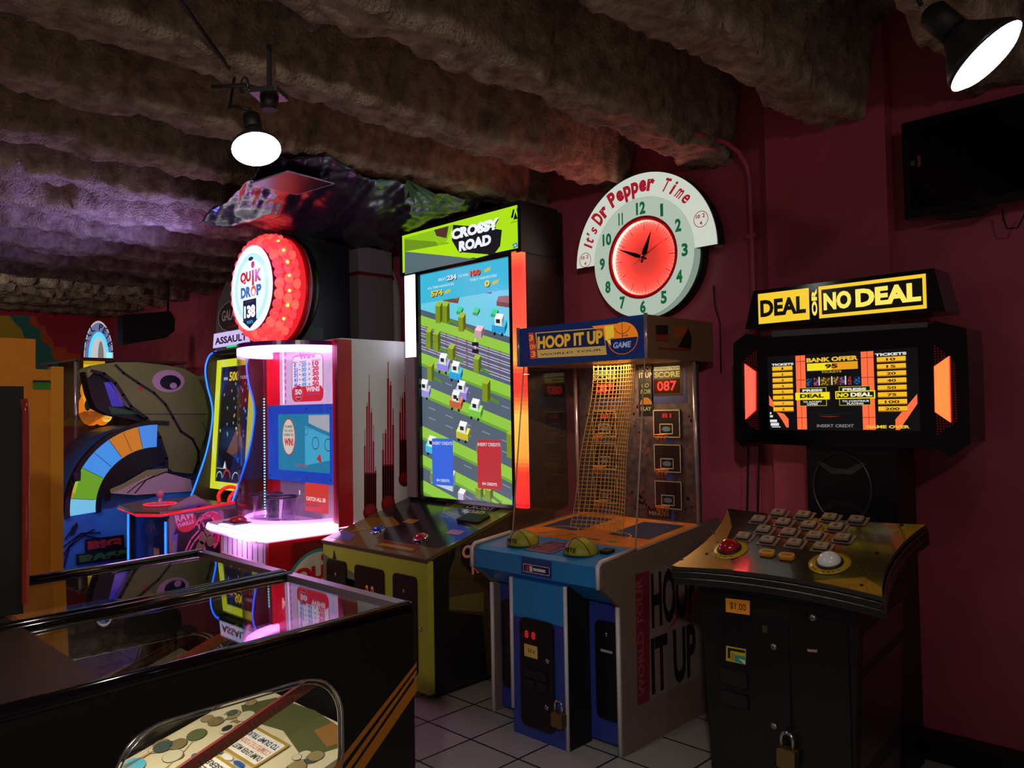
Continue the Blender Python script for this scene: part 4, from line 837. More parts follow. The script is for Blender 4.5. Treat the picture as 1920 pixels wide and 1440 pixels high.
    # control deck
    b = B(m('dark olive deck', (84, 82, 72), .3), top(0)); b.slab([(XA - .03, 2.30), (XA + .08, 2.17), (XB - .12, 2.10), (XB + .04, 2.20), (XB + .02, 2.76), (XA - .02, 2.76)], .90, .935); b.m(E(255, 30, 50, .8, 'red edge light')); b.tube([(XB - .12, 2.10, .91), (XB + .04, 2.20, .91), (XB + .045, 2.74, .95)], .011, 6); b.tube([(XA - .03, 2.30, .91), (XA + .08, 2.17, .91), (XB - .12, 2.10, .91)], .006, 6); dk = b.build('control_deck', t)
    b = B(m('clear pink plastic', (220, 120, 170), .15), top(.935)); b.lathe((-5.98, 2.36, 0), [(.11, 0), (.11, .01), (.03, .014), (.014, .03), (.012, .07)], n=24); b.m(m('pink knob', (230, 130, 160), .2)); b.dome((-5.98, 2.36, .085), .028, .028, 14, 5, 80); b.m(E(255, 50, 70, .9)); b.tube([(*q, .012) for q in ell(-5.98, 2.36, .112, None, 20)], .005, 5, True); b.build('spinner_knob', dk)
    for x, y, z, s_ in ((-5.86, 2.84, .97, 1), (-5.66, 2.84, .95, 1.15)):
        b = B(E(255, 36, 30, 1.0, 'red neon loop')); b.tube([(x, y + .09 * s_ * math.cos(a), z + .07 * s_ * math.sin(a)) for a in [math.pi * 1.15 - i * math.pi * 1.25 / 12 for i in range(13)]], .014, 8); b.build('neon_loop', t)
    # screen: leaning back inside the sides
    fs = Frame((XA + .05, 2.90, 1.0), X_, Vector((0, .07, 1.08)))
    b = B(E(225, 235, 40, .82, 'yellow lit frame'), fs); b.slab([[(0, 0), (.64, 0), (.64, 1.05), (0, 1.05)], [(.065, .06), (.575, .06), (.575, .99), (.065, .99)]], -.02, .01); fr = b.build('screen_frame', t)
    g = B(E(8, 8, 14, .8), fs); g.rect(.065, .06, .51, .93, 0); g.m(E(20, 30, 80, .7)); g.poly([(.30, .06), (.57, .06), (.57, .40), (.40, .40)], 1); g.m(E(120, 78, 62, .6)); g.poly([(.24, .30), (.42, .52), (.54, .34), (.40, .26)], 2); g.m(E(40, 70, 140, .6)); g.poly([(.34, .28), (.57, .16), (.57, .36), (.42, .30)], 3)
    g.m(E(240, 200, 40, .8)); g.text('500', .22, .87, .16, .075, 4, .03); g.m(E(220, 220, 230, .8)); g.text('WIN', .12, .88, .07, .025, 4, .02); g.text('TICKETS', .40, .88, .16, .025, 4, .02)
    rnd = random.Random(3)
    for i in range(34):
        u, v = .10 + .45 * rnd.random(), .42 + .42 * rnd.random(); g.m(E(*rnd.choice(((220, 220, 230), (230, 110, 110), (120, 200, 140), (140, 160, 220))), .7)); g.rect(u, v, .016, .016, 4); g.rect(u + .004, v - .008, .008, .008, 4)
    g.m(E(235, 235, 240, .8)); g.poly([(.20, .17), (.225, .23), (.25, .17)], 5); g.m(E(190, 190, 40, .7)); g.rect(.08, .165, .18, .006, 4); g.m(E(180, 215, 200, .7)); g.ring(.14, .09, .045, .055, 4, 12, 0, 180); g.ring(.42, .09, .05, .06, 4, 12, 0, 180); g.m(E(200, 60, 80, .7)); g.ring(.27, .10, .05, .065, 4, 14, 0, 180); g.build('screen', fr)
    # topper
    fs = front(2.99); g = B(m('grey green topper', (92, 100, 92), .5), fs)
    g.slab([(-6.42, 2.13), (-5.75, 2.13), (-5.80, 2.36), (-5.95, 2.58), (-6.2, 2.70), (-6.34, 2.56), (-6.39, 2.38)], -.04, 0); tp = g.build('topper', t)
    g = B(C(56, 48, 50), fs); g.poly(ell(-6.10, 2.40, .25, .12), 2); g.m(C(190, 180, 176)); g.ring(-6.10, 2.40, .245, .255, 3, 30, 0, 360, .5); g.text('GALAGA', -6.29, 2.37, .36, .09, 4, .02, 0, .15); g.m(C(170, 40, 40)); g.poly([(-6.2, 2.31), (-5.9, 2.35), (-5.9, 2.32)], 4)
    g.m(E(205, 190, 240, 1.0)); g.poly([(-6.45, 2.16), (-5.80, 2.16), (-5.82, 2.28), (-6.43, 2.28)], 5); g.m(E(70, 30, 80, .5)); g.text('ASSAULT', -6.41, 2.185, .56, .06, 6, .04); g.m(E(60, 220, 130, .9)); g.rect(-6.2, 2.145, .44, .018, 7); g.build('topper_print', tp)
    return t
shooter()

# ------------------------------------------------------------------ fish wheel machine
def fish_wheel():
    XB = -6.75; XA = -7.65; XH = -6.98
    t = thing('wheel_ticket_machine', 'big wheel ticket machine shaped as an open-mouthed green fish over a blue base', 'arcade game', (-7.2, 2.7, 0))
    f = side(XB); c = crop(0, 560, 2.77); P = lambda a, b_: f.px(*c(a, b_))
    GREEN = m('fish green laminate', (120, 128, 72), .45, vary=.08); wc, wr = (2.62, .88), .65
    head = [P(*q) for q in ((450, 375), (470, 355), (520, 340), (600, 330), (720, 330), (860, 345), (960, 365), (1020, 400), (1060, 480), (1085, 600), (1070, 700), (1030, 820), (1000, 910), (900, 900), (870, 880), (862, 810), (830, 700), (760, 610), (660, 560), (625, 480), (580, 420), (530, 385), (490, 380), (460, 410))]
    for x0, x1, nm in ((XB - .04, XB, 1), (XH, XH + .04, 0)):
        b = B(GREEN, Frame((0, 0, 0), Y_, Z_)); b.slab(head, x0, x1); hd = b.build('fish_head', t)
        if nm:
            g = B(C(26, 24, 24, .5), f)
            for pl, wd in (([(600, 345), (640, 385), (720, 440), (800, 490), (860, 550), (900, 620), (940, 690), (1000, 730), (1030, 790), (1030, 850), (1010, 900)], .022), ([(475, 375), (540, 390), (600, 440), (640, 500), (680, 560), (760, 620), (830, 720), (865, 830), (868, 890)], .026), ([(740, 600), (1080, 600)], .006), ([(1050, 640), (1075, 700), (1060, 760)], .006)): g.line([P(*q) for q in pl], wd, 2)
            g.m(C(200, 160, 200, .5)); a = P(875, 428); g.disc(a[0], a[1], .135, .095, 3); g.m(C(14, 12, 16, .4)); a = P(885, 435); g.disc(a[0], a[1], .088, .062, 4); g.m(C(200, 160, 200, .4)); a = P(900, 452); g.disc(a[0], a[1], .03, .026, 5); g.m(C(210, 40, 40, .4)); a = P(728, 467); g.disc(a[0], a[1], .02, .014, 3, 10)
            g.build('fish_face', hd)
    # dark mouth interior spanning the two sides, with its picture
    b = B(m('dark mouth plastic', (8, 8, 9), .5), Frame((0, 0, 0), Y_, Z_)); b.slab([P(*q) for q in ((452, 378), (530, 388), (580, 425), (625, 490), (655, 560), (740, 612), (740, 640), (570, 600), (510, 570), (480, 500))], XH + .04, XB - .045); mo = b.build('mouth', t)
    fm = side(XB - .04); g = B(E(56, 52, 200, .55), fm); g.pq([c(*q) for q in ((540, 435), (590, 430), (665, 545), (640, 560), (580, 560))], 1); g.m(E(120, 70, 150, .5)).pq([c(*q) for q in ((585, 445), (605, 440), (660, 530), (630, 545))], 2); g.m(E(24, 60, 34, .5)).pq([c(*q) for q in ((560, 560), (730, 590), (745, 600), (580, 600))], 1); g.build('mouth_picture', mo)
    # body behind the mouth and blue base
    b = B(m('blue laminate', (60, 140, 250), .4), Frame((0, 0, 0), Y_, Z_)); b.slab([[(1.78, .0), (3.45, .0), (3.45, .98), (3.2, 1.0), (2.95, 1.0), (2.62, .92), (2.30, .86), (1.88, .86), (1.80, .75)]], XA + .01, XB - .01); base = b.build('base_cabinet', t)
    b = B(GREEN, Frame((0, 0, 0), Y_, Z_)); b.slab([(3.0, .98), (3.45, .98), (3.45, 1.9), (3.1, 1.95), (3.0, 1.6)], XH - .4, XB - .04); b.build('rear_body', t)
    g = B(m('blue laminate', (60, 140, 250), .4), f); g.m(C(60, 62, 40, .5)); c2 = crop(0, 560, 2.77)
    g.m(C(215, 185, 205, .5)).pq([c(*q) for q in ((570, 1010), (680, 960), (760, 910), (850, 895), (940, 920), (990, 930), (1000, 1000), (700, 1020))], 3); g.m(C(160, 162, 110, .5)).pq([c(*q) for q in ((570, 990), (640, 960), (760, 890), (870, 880), (870, 905), (760, 925), (640, 985), (575, 1010))], 4)
    g.m(C(26, 24, 30, .5)); g.line([f.px(*c(*q)) for q in ((700, 1010), (760, 940), (860, 900), (990, 935))], .01, 5); g.line([f.px(*c(*q)) for q in ((660, 1010), (720, 960), (800, 920))], .008, 5)
    for pl in ([(330, 1330), (400, 1240), (490, 1200)], [(330, 1290), (420, 1220), (520, 1215)], [(330, 1395), (360, 1290), (440, 1230), (600, 1260)], [(340, 1250), (390, 1180)]): g.m(C(14, 24, 60, .5)); g.line([f.px(*c(*q)) for q in pl], .012, 3)
    g.pq([c(365, 1235), c(372, 1190), c(400, 1160), c(405, 1180), c(385, 1225)], 4)
    a = f.px(*c(455, 1305)); d = f.px(*c(630, 1240)); g.m(C(16, 16, 20, .5)); g.rect(a[0] - .02, a[1] - .02, d[0] - a[0] + .04, d[1] - a[1] + .04, 4); g.m(C(200, 60, 60, .5)); g.text('BIG', a[0], a[1], d[0] - a[0], d[1] - a[1], 5, .08)
    a = f.px(*c(410, 1370)); d = f.px(*c(665, 1300)); g.m(C(16, 16, 20, .5)); g.rect(a[0] - .02, a[1] - .02, d[0] - a[0] + .04, d[1] - a[1] + .03, 6); g.m(C(80, 130, 70, .5)); g.text('BASS', a[0], a[1], d[0] - a[0], d[1] - a[1], 7, .1)
    g.build('base_print', base)
    # wheel drum
    seg = [(172, 184, (120, 200, 240)), (150, 172, (110, 165, 40)), (124, 150, (70, 150, 240)), (102, 124, (205, 120, 20)), (88, 102, (70, 140, 235))]
    g = B(E(90, 160, 240, .85), f)
    for a0, a1, rgb in seg: g.m(E(*rgb, .85)); g.ring(wc[0], wc[1], .45, .648, 4, 10, a0, a1)
    g.m(E(150, 200, 60, .9)); g.ring(wc[0], wc[1], .62, .648, 6, 6, 158, 168); g.m(E(225, 120, 50, .9)); g.ring(wc[0], wc[1], .63, .648, 6, 6, 163, 171); g.m(E(20, 30, 60, .5))
    for a0 in (172, 150, 137, 124, 102, 113): q = math.radians(a0); g.line([(wc[0] + .47 * math.cos(q), wc[1] + .47 * math.sin(q)), (wc[0] + .635 * math.cos(q), wc[1] + .635 * math.sin(q))], .004, 7)
    g.m(BLACK); g.pq([(a / 2.77, 560 + b_ / 2.77) for a, b_ in ((540, 1055), (540, 1005), (570, 920), (615, 850), (695, 790), (820, 768), (855, 800), (860, 850), (760, 885), (650, 945), (580, 985), (572, 1050))], 3); g.build('wheel_panel', t)
    b = B(BLACK, f); pts = [(wc[0] + .68 * math.cos(math.radians(a)), wc[1] + .68 * math.sin(math.radians(a))) for a in range(80, 186, 5)] + [(wc[0] + .645 * math.cos(math.radians(a)), wc[1] + .645 * math.sin(math.radians(a))) for a in range(185, 79, -5)]
    b.slab(pts, -.04, .012); pts = [(wc[0] + .46 * math.cos(math.radians(a)), wc[1] + .46 * math.sin(math.radians(a))) for a in range(85, 186, 5)] + [(wc[0] + .42 * math.cos(math.radians(a)), wc[1] + .42 * math.sin(math.radians(a))) for a in range(185, 84, -5)]; b.slab(pts, .005, .014); b.build('wheel_rim', t)
    b = B(m('wheel drum', (60, 90, 150), .3), Frame((XB - .05, 0, 0), Y_, Z_)); b.lathe((wc[0], wc[1], 0), [(.64, -.80), (.64, -.01)], n=48); b.build('wheel', t)
    b = B(GLASS, Frame((0, 0, 0), Y_, Z_)); R0 = .82
    b.slab([(wc[0] + R0 * math.cos(math.radians(a)), wc[1] + R0 * math.sin(math.radians(a))) for a in range(110, 188, 6)] + [(wc[0] + (R0 - .008) * math.cos(math.radians(a)), wc[1] + (R0 - .008) * math.sin(math.radians(a))) for a in range(182, 104, -6)], XA + .05, XB - .05); b.build('wheel_cover', t)
    b = B(m('dark violet plastic', (50, 30, 80), .3), f); b.slab([P(*q) for q in ((375, 905), (415, 895), (412, 945), (380, 950))], -.02, .03); b.build('pointer', t)
    return t
fish_wheel()

# ------------------------------------------------------------------ glass case with the arch sign, far left
def glass_case():
    t = thing('prize_display_case', 'glass case with yellow lit pictures under a blue neon arch sign, behind the green fish', 'arcade game', (-9.2, 3.2, 0))
    f = side(-8.75); c = crop(0, 560, 6); P = lambda a, b_: f.px(*c(a, b_))
    b = B(BLACK); b.box(-9.7, -8.75, 2.62, 3.75, 0, .95); b.build('base_cabinet', t)
    b = B(m('smoked shelf', (110, 90, 90), .15, .3), top(0)); b.slab([(-9.75, 2.56), (-8.7, 2.60), (-8.7, 3.74), (-9.75, 3.80)], 2.17, 2.19); b.build('roof_plate', t)
    for x, y in ((-8.77, 2.63), (-9.65, 2.63), (-8.77, 3.70), (-9.65, 3.70)):
        b = B(m('pale metal post', (190, 175, 190), .25, .6)); b.tube([(x, y, .95), (x, y, 2.17)], .022, 8); b.build('corner_post', t)
    b = B(m('dark interior', (60, 46, 40), .6)); b.box(-9.6, -9.55, 2.7, 3.65, .95, 2.17); b.build('back_wall', t)
    g = B(E(235, 190, 40, .9), side(-9.3)); f2 = g.f; P2 = lambda a, b_: f2.px(*c(a, b_))
    g.slab([P2(*q) for q in ((945, 735), (1180, 725), (1180, 870), (950, 890))], -.02, 0); g.m(E(225, 60, 30, .8)).pq([c(*q) for q in ((945, 715), (1180, 705), (1180, 740), (945, 740))], 1)
    g.m(E(225, 140, 30, .8)); 
    for q, r in (((1010, 1030), .09), ((1030, 1230), .13), ((1010, 1120), .07), ((1150, 1290), .09), ((1200, 1300), .06)): a = P2(*q); g.slab(ell(a[0], a[1], r, r * 1.5, 18), -.02, 0); g.m(E(*random.choice(((240, 200, 40), (230, 120, 30), (235, 220, 90))), .9))
    g.m(C(40, 100, 60)); a = P2(985, 1200); g.disc(a[0], a[1], .03, .06, 2); g.build('lit_picture', t)
    # arch sign
    fa = side(-8.80); a = fa.px(*c(1110, 665)); cy, cz = a
    R = abs(fa.px(*c(1110, 250))[1] - cz); sx = .37
    def arc(r0, r1, mat, l, z0=None, e=(0, 180)):
        g.m(mat); g.ring(cy, cz, r0, r1, l, 30, e[0], e[1]) 
    g = B(m('black sign edge', (20, 18, 20), .4), fa); g.slab([(cy + R * sx * math.cos(math.radians(q)), cz + R * math.sin(math.radians(q))) for q in range(0, 181, 6)], -.05, 0); ar = g.build('arch_sign', t)
    g = B(E(225, 205, 190, .75), fa); g.poly([(cy + R * sx * math.cos(math.radians(q)), cz + R * math.sin(math.radians(q))) for q in range(0, 181, 6)], 1); g.m(E(130, 150, 200, .55)); g.poly([(cy + .95 * R * sx * math.cos(math.radians(q)), cz + .95 * R * math.sin(math.radians(q))) for q in range(0, 181, 6)], 2)
    g.m(E(30, 36, 80, .5))
    for i, ch in enumerate('WALL PETES'):
        if ch == ' ': continue
        q = math.radians(168 - 156 * i / 9); hgt = .17 * R; g.text(ch, cy + .78 * R * sx * math.cos(q) - .018, cz + .76 * R * math.sin(q), .036, hgt, 3, .03, (q - math.pi / 2) * .8)
    g.m(E(70, 170, 255, 1.8)); pts = [(cy + .70 * R * sx * math.cos(math.radians(q)), cz + .70 * R * math.sin(math.radians(q))) for q in range(0, 181, 6)]; g.poly(pts, 4); g.m(E(215, 215, 215, .8)); g.poly([(cy + .52 * R * sx * math.cos(math.radians(q)), cz + .56 * R * math.sin(math.radians(q))) for q in range(0, 181, 6)], 5); g.m(E(150, 145, 145, .6)); g.poly([(cy + .02 + .2 * R * sx * math.cos(math.radians(q)), cz + .45 * R * math.sin(math.radians(q))) for q in range(0, 181, 6)], 6); g.m(E(120, 200, 255, 1.6)); g.rect(cy + .52 * R * sx, cz, .40 * R * sx, .06, 6); g.build('arch_print', ar)
    return t
glass_case()
# hanging loudspeaker
f = front(3.3)
b = B(BLACKM, side(-8.2)); c = crop(130, 580, 6)
b.slab([b.f.px(*c(*q)) for q in ((600, 60), (1140, 20), (1190, 110), (1185, 240), (1090, 320), (600, 400))], -.14, 0); b.f = WORLDF; b.tube([(-8.27, 3.35, 2.6), (-8.27, 3.35, 3.44)], .012, 8)
o = b.build('loudspeaker'); tag(o, 'large black speaker hung under the ceiling above the green fish', 'speaker')
# stepped yellow booth
b = B(m('orange yellow paint', (210, 132, 22), .5, vary=.08), side(-5.0)); f = b.f
c = crop(0, 560, 6); pts = [c(705, 800), c(400, 795), c(400, 455), c(-200, 440), c(-200, 2900)]
q = [f.px(*p) for p in pts]; x1 = q[0][0]; x2 = q[1][0]
b.slab([(x1, 0), (x1, q[0][1]), (x2, q[0][1]), (x2, q[2][1]), (.3, q[2][1]), (.3, 0)], -.5, 0)
b.m(m('yellow paint', (218, 146, 24), .5)); a = f.px(*c(570, 1000)); b.slab([(a[0], 0), (x1 + .003, 0), (x1 + .003, a[1] + .12), (a[0], a[1] + .12)], 0, .006)
o = b.build('ticket_booth'); 
g = B(C(50, 130, 36, .5), f); a = f.px(*c(365, 1018)); d = f.px(*c(560, 920)); g.rect(a[0], a[1], d[0] - a[0], d[1] - a[1], 12); g.m(C(14, 40, 12, .5)); g.rect(a[0], d[1] - .012, d[0] - a[0], .012, 13); 
tag(o, 'stepped orange-yellow painted booth at the left edge, in front of the mural', 'booth'); ROOT[o.name] = o.location.copy(); g.build('green_plate', o)
# ------------------------------------------------------------------ briefcase game with the big button panel
def case_game():
    t = thing('ticket_quiz_machine', 'black game machine with yellow lit DEAL sign, orange screen and wide button panel', 'arcade game', (-1.40, 3.2, 0))
    BK = m('black pebble laminate', (13, 12, 13), .45)
    # pedestal, tapering to the floor
    def ring4(x0, x1, y0, y1, z): return [(x0, y0, z), (x1, y0, z), (x1, y1, z), (x0, y1, z)]
    b = B(BK); lo = ring4(-1.695, -1.145, 2.85, 3.32, 0); hi = ring4(-1.74, -1.10, 2.85, 3.34, .90)
    for i in range(4): j = (i + 1) % 4; b.face([lo[i], lo[j], hi[j], hi[i]])
    b.face(hi); b.face(lo[::-1]); ped = b.build('pedestal', t)
    f = front(2.85)
    b = B(m('black door', (18, 17, 18), .35), f); b.slab(rrect(-1.66, .20, .30, .58, .015), 0, .006); b.slab(rrect(-1.34, .20, .20, .62, .015), 0, .006); b.m(BLACKM); b.box(-1.645, -1.53, .50, .56, .006, .016); b.box(-1.645, -1.53, .42, .47, .006, .016); cd = b.build('coin_door', ped)
    g = B(C(232, 150, 36), f); c = crop(1240, 920, 2.77)
    g.pq([c(338, 556), c(464, 570), c(464, 645), c(340, 628)], 12); g.m(C(60, 36, 20)); a = f.px(*c(362, 612)); g.text('$1.00', a[0], a[1] - .002, .068, .03, 13, .008); g.build('price_tag', cd)
    g = B(C(190, 170, 30), f); g.pq([c(342, 803), c(444, 822), c(442, 902), c(340, 880)], 12); g.m(C(20, 20, 18)).pq([c(350, 812), c(440, 828), c(440, 842), c(350, 826)], 13); g.pq([c(350, 826), c(362, 829), c(362, 868), c(350, 866)], 13); g.m(C(40, 140, 130)).pq([c(388, 850), c(440, 860), c(440, 900), c(388, 886)], 13); g.m(C(200, 225, 220)).pq([c(405, 868), c(440, 880), c(440, 900)], 14); g.m(C(160, 130, 60)).pq([c(364, 836), c(386, 840), c(386, 880), c(364, 876)], 13); g.build('ticket_sticker', cd)
    g = B(C(60, 60, 24), f); g.pq([c(528, 698), c(555, 702), c(555, 738), c(530, 732)], 12); g.m(C(180, 130, 130)).pq([c(760, 820), c(815, 824), c(812, 838), c(765, 834)], 12); g.build('small_sticker', cd)
    for q in ((793, 657), (590, 808), (592, 1220)): b = B(m('dull chrome', (150, 150, 150), .3, .9), f); a = f.px(*c(*q)); b.lathe((a[0], a[1], .006), [(.013, 0), (.013, .008), (.005, .011)], n=14); b.build('lock', cd)
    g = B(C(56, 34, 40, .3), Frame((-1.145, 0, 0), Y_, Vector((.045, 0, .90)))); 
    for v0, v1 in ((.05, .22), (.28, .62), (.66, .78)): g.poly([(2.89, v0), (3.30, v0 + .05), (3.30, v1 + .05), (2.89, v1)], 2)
    g.build('side_print', ped)
    # curved control panel in three layers
    fs = Frame((-1.785, 2.715, .962), X_, Vector((0, .455, .185))); W, D = .815, .49
    def outline(e=0):
        pts = []
        def cur(a, b_, bow, n=10):
            a = Vector(a); b_ = Vector(b_); d = b_ - a; nrm = Vector((-d.y, d.x)).normalized()
            for i in range(n): k = i / n; q = a + d * k + nrm * bow * 4 * k * (1 - k); pts.append((q.x, q.y))
        cur((-e, -e), (W + e, -e), .035); cur((W + e, -e), (W + e, D + e), .045); cur((W + e, D + e), (-e, D + e), .02); cur((-e, D + e), (-e, -e), .045); return pts
    PANEL = m('dark bronze panel', (30, 25, 20), .18, .1, coat=.35)
    b = B(PANEL, fs); b.slab(outline(), -.022, 0); pn = b.build('control_panel', t)
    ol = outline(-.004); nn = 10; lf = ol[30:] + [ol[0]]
    g = B(m('gold panel tone', (150, 104, 34), .3, .35, coat=.4), fs); g.poly(lf + [(.03, .0), (.26, .035), (.20, .12), (.13, .22), (.10, .34), (.03, .45)], 1); g.build('gold_area', pn); g = B(m('gold panel tone'), fs); g.poly([ol[10], ol[11], (W - .09, .10), (W - .25, .035), ol[8]], 1); g.build('gold_area', pn)  # gold-coloured areas along the left edge and at the front right corner
    b = B(GLOSSB, fs); b.slab(outline(.004), -.05, -.024); b.slab(outline(.002), -.085, -.054); b.build('panel_skirt', pn)
    b = B(m('worn chrome edge', (120, 112, 104), .3, .8), fs)
    for n_ in (-.023, -.052): o_ = outline(.005); b.tube([(*q, n_) for q in o_], .0025, 4, True)
    b.build('panel_trim', pn)
    b = B(BK); b.slab([(-1.72, 2.80), (-1.05, 2.80), (-1.05, 3.2), (-1.72, 3.2)], .88, .93); b.build('panel_support', t)
    # sixteen numbered case buttons
    ctr = [[(612, 122), (742, 132), (878, 145), (1018, 158)], [(508, 155), (638, 170), (770, 185), (910, 195)], [(535, 208), (665, 222), (800, 240), (945, 252)], [(430, 243), (555, 263), (695, 278), (835, 297)]]
    num = 1
    CASE = m('case button plastic', (150, 138, 118), .25)
    for r in ctr:
        for q in r:
            a = fs.px(*c(*q)); b = B(m('silver button bezel', (150, 124, 118), .3, .5), fs); x, y = a
            b.slab(rrect(x - .037, y - .032, .078, .062, .004), 0, .003); b.m(BLACKM); b.slab(rrect(x - .029, y - .024, .056, .048, .003), .003, .006); b.m(CASE); b.slab(rrect(x - .026, y - .018, .05, .036, .003), .006, .016); b.m(C(40, 30, 30)); b.rect(x - .008, y + .018, .014, .005, 27)
            b.f = Frame(fs.w((0, 0, .0165)), fs.u, fs.v); b.m(C(130, 40, 36)); b.text(str(num), x - .008, y - .010, .015, .018, 1, .02); num += 1
            b.build('case_button', pn)
    for q, col, nm, wd in (((355, 305), (150, 14, 18), 'red dome button', 0), ((875, 378), (222, 228, 228), 'white dome button', 1)):
        a = fs.px(*c(*q)); b = B(m('gold print ring', (170, 140, 24), .3), fs); b.lathe((a[0], a[1], 0), [(.074, 0), (.074, .003), (.05, .003)], n=36); b.m(BLACKM); b.lathe((a[0], a[1], .003), [(.048, 0), (.048, .006), (.040, .008)], n=30)
        b.m(m(nm + ' plastic', col, .12, coat=.7)); b.dome((a[0], a[1], .009), .042, .036, 28, 8)
        b.f = Frame(fs.w((0, 0, .003)), fs.u, fs.v); b.m(C(40, 34, 10)); b.arc_text('NO DEAL' if wd else 'DEAL', a[0], a[1], .057, 230 if not wd else 215, 310 if not wd else 325, .011, .010, 1, .02); 
        o = b.build('dome_button', pn); o['label'] = nm
    for q in ((550, 328), (652, 347)):
        a = fs.px(*c(*q)); b = B(m('amber small button', (190, 130, 30), .25), fs); b.slab([(a[0] - .03, a[1] - .008), (a[0] - .022, a[1] - .018), (a[0] + .022, a[1] - .018), (a[0] + .03, a[1] - .008), (a[0] + .03, a[1] + .008), (a[0] + .022, a[1] + .018), (a[0] - .022, a[1] + .018), (a[0] - .03, a[1] + .008)], 0, .012)
        b.f = Frame(fs.w((0, 0, .0125)), fs.u, fs.v); b.m(C(70, 40, 10)); b.text('STOP', a[0] - .018, a[1] - .006, .036, .012, 1); b.build('small_button', pn)
    for q in ((272, 223), (293, 270), (236, 328), (107, 357), (1120, 322), (1248, 178), (1040, 492)): b = B(BLACKM, fs); a = fs.px(*c(*q)); b.lathe((a[0], a[1], 0), [(.007, 0), (.006, .003)], n=10); b.build('screw', pn)
    b = B(m('bronze print', (70, 54, 40), .3, .4), fs)
    for i in range(9):
        for j in range(6): b.disc(.60 + .016 * i, .10 + .014 * j, .004, .004, 1, 6)
    b.build('speaker_print', pn)
    # upright and its ring badge
    b = B(BK); b.box(-1.59, -1.20, 3.56, 3.80, 0, 1.50); post = b.build('upright', t)
    fu = front(3.56); b = B(m('dark steel', (86, 84, 84), .3, .8), fu); c6 = crop(1360, 490, 3.065)
    a = fu.px(*c6(672, 1300)); b.tube([(*q, .006) for q in ell(a[0], a[1] + .0, .128, .155, 40)], .006, 6, True)
    for sg in (1, -1):
        b.slab([(a[0] - .11, a[1] + sg * .105), (a[0] - .045, a[1] + sg * .06), (a[0] + .045, a[1] + sg * .06), (a[0] + .11, a[1] + sg * .105), (a[0] + .095, a[1] + sg * .118), (a[0] + .03, a[1] + sg * .085), (a[0] - .03, a[1] + sg * .085), (a[0] - .095, a[1] + sg * .118)], 0, .008)
    b.build('ring_badge', post)
    # screen head
    fh = front(3.50); b = B(GLOSSB, fh)
    hd = [fh.px(*c6(*q)) for q in ((45, 470), (120, 415), (180, 432), (1165, 372), (1200, 342), (1385, 385), (1395, 560), (1408, 1045), (1300, 1125), (1200, 1075), (520, 1062), (130, 1045), (100, 1070), (60, 1030), (50, 800))]
    b.slab(hd, -.22, 0); head = b.build('screen_head', t)
    def leds(poly):
        g = B(E(120, 10, 14, .55, 'red led grid'), fh)
        xs = [p[0] for p in poly]; zs = [p[1] for p in poly]; x = min(xs)
        while x < max(xs):
            z = min(zs)
            while z < max(zs):
                ins = False
                for i in range(len(poly)):
                    (xa, ya), (xb, yb) = poly[i - 1], poly[i]
                    if (ya > z) != (yb > z) and x < (xb - xa) * (z - ya) / (yb - ya) + xa: ins = not ins
                if ins: g.rect(x, z, .0055, .0045, 2)
                z += .0105
            x += .0115
        g.build('led_grid', head)
    leds([fh.px(*c6(*q)) for q in ((85, 590), (180, 505), (190, 975), (110, 930))]); leds([fh.px(*c6(*q)) for q in ((1190, 470), (1320, 590), (1340, 920), (1200, 1010))])
    for poly, rgb in ((((117, 590), (178, 635), (178, 855), (122, 907)), (255, 104, 82)), (((1290, 545), (1205, 605), (1210, 865), (1298, 925)), (255, 140, 66))):
        b = B(E(*rgb, 1.15), fh); b.slab([fh.px(*c6(*q)) for q in poly], .001, .012); b.m(E(255, 40, 30, .9)); P = [fh.px(*c6(*q)) for q in poly]; b.tube([(*p, .006) for p in P], .004, 4, True); b.build('light_panel', head)
    # picture: local frame 0..1 on the screen
    o0 = fh.px(*c6(258, 965)); o1 = fh.px(*c6(1100, 500)); W2, H2 = o1[0] - o0[0], o1[1] - o0[1]
    ox, oz = o0
    g = B(E(10, 9, 11, 1), fh); S_ = lambda x, y: (ox + W2 * (x - 140) / 1660, oz + H2 * (1010 - y) / 930)
    sc = lambda px_: W2 * px_ / 1660; sv = lambda px_: H2 * px_ / 930
    def R(x0, y0, x1, y1, mat, l): g.m(mat); a = S_(x0, y1); g.rect(a[0], a[1], sc(x1 - x0), sv(y1 - y0), l)
    def T(s_, x0, y0, x1, y1, mat, l, bd=.03): g.m(mat); a = S_(x0, y1); g.text(s_, a[0], a[1], sc(x1 - x0), sv(y1 - y0), l, bd)
    g.rect(ox - .004, oz - .004, W2 + .008, H2 + .008, 3)
    OR = E(255, 112, 66, 1.0); DO = E(190, 40, 24, .8); GO = E(250, 188, 34, 1.0); GD = E(190, 120, 16, .8); WT = E(235, 235, 235, .9); INK = E(50, 34, 4, .6); YL = E(245, 222, 30, 1.0); GY = E(150, 150, 152, .7)
    for x0, x1 in ((480, 595), (1225, 1360)):
        R(x0, 80, x1, 1010, OR, 4); R((x0 + x1) / 2 - 3, 80, (x0 + x1) / 2 + 3, 1010, DO, 5)
        for y in (150, 385, 860): R(x0, y, x1, y + 8, DO, 5)
    g.m(OR); g.poly([S_(*q) for q in ((140, 570), (205, 680), (205, 730), (140, 700))], 4); g.poly([S_(*q) for q in ((230, 790), (320, 810), (375, 880), (375, 985), (345, 985), (300, 900))], 4); g.poly([S_(*q) for q in ((1790, 600), (1790, 710), (1640, 950), (1610, 1010), (1565, 1010), (1565, 890))], 4)
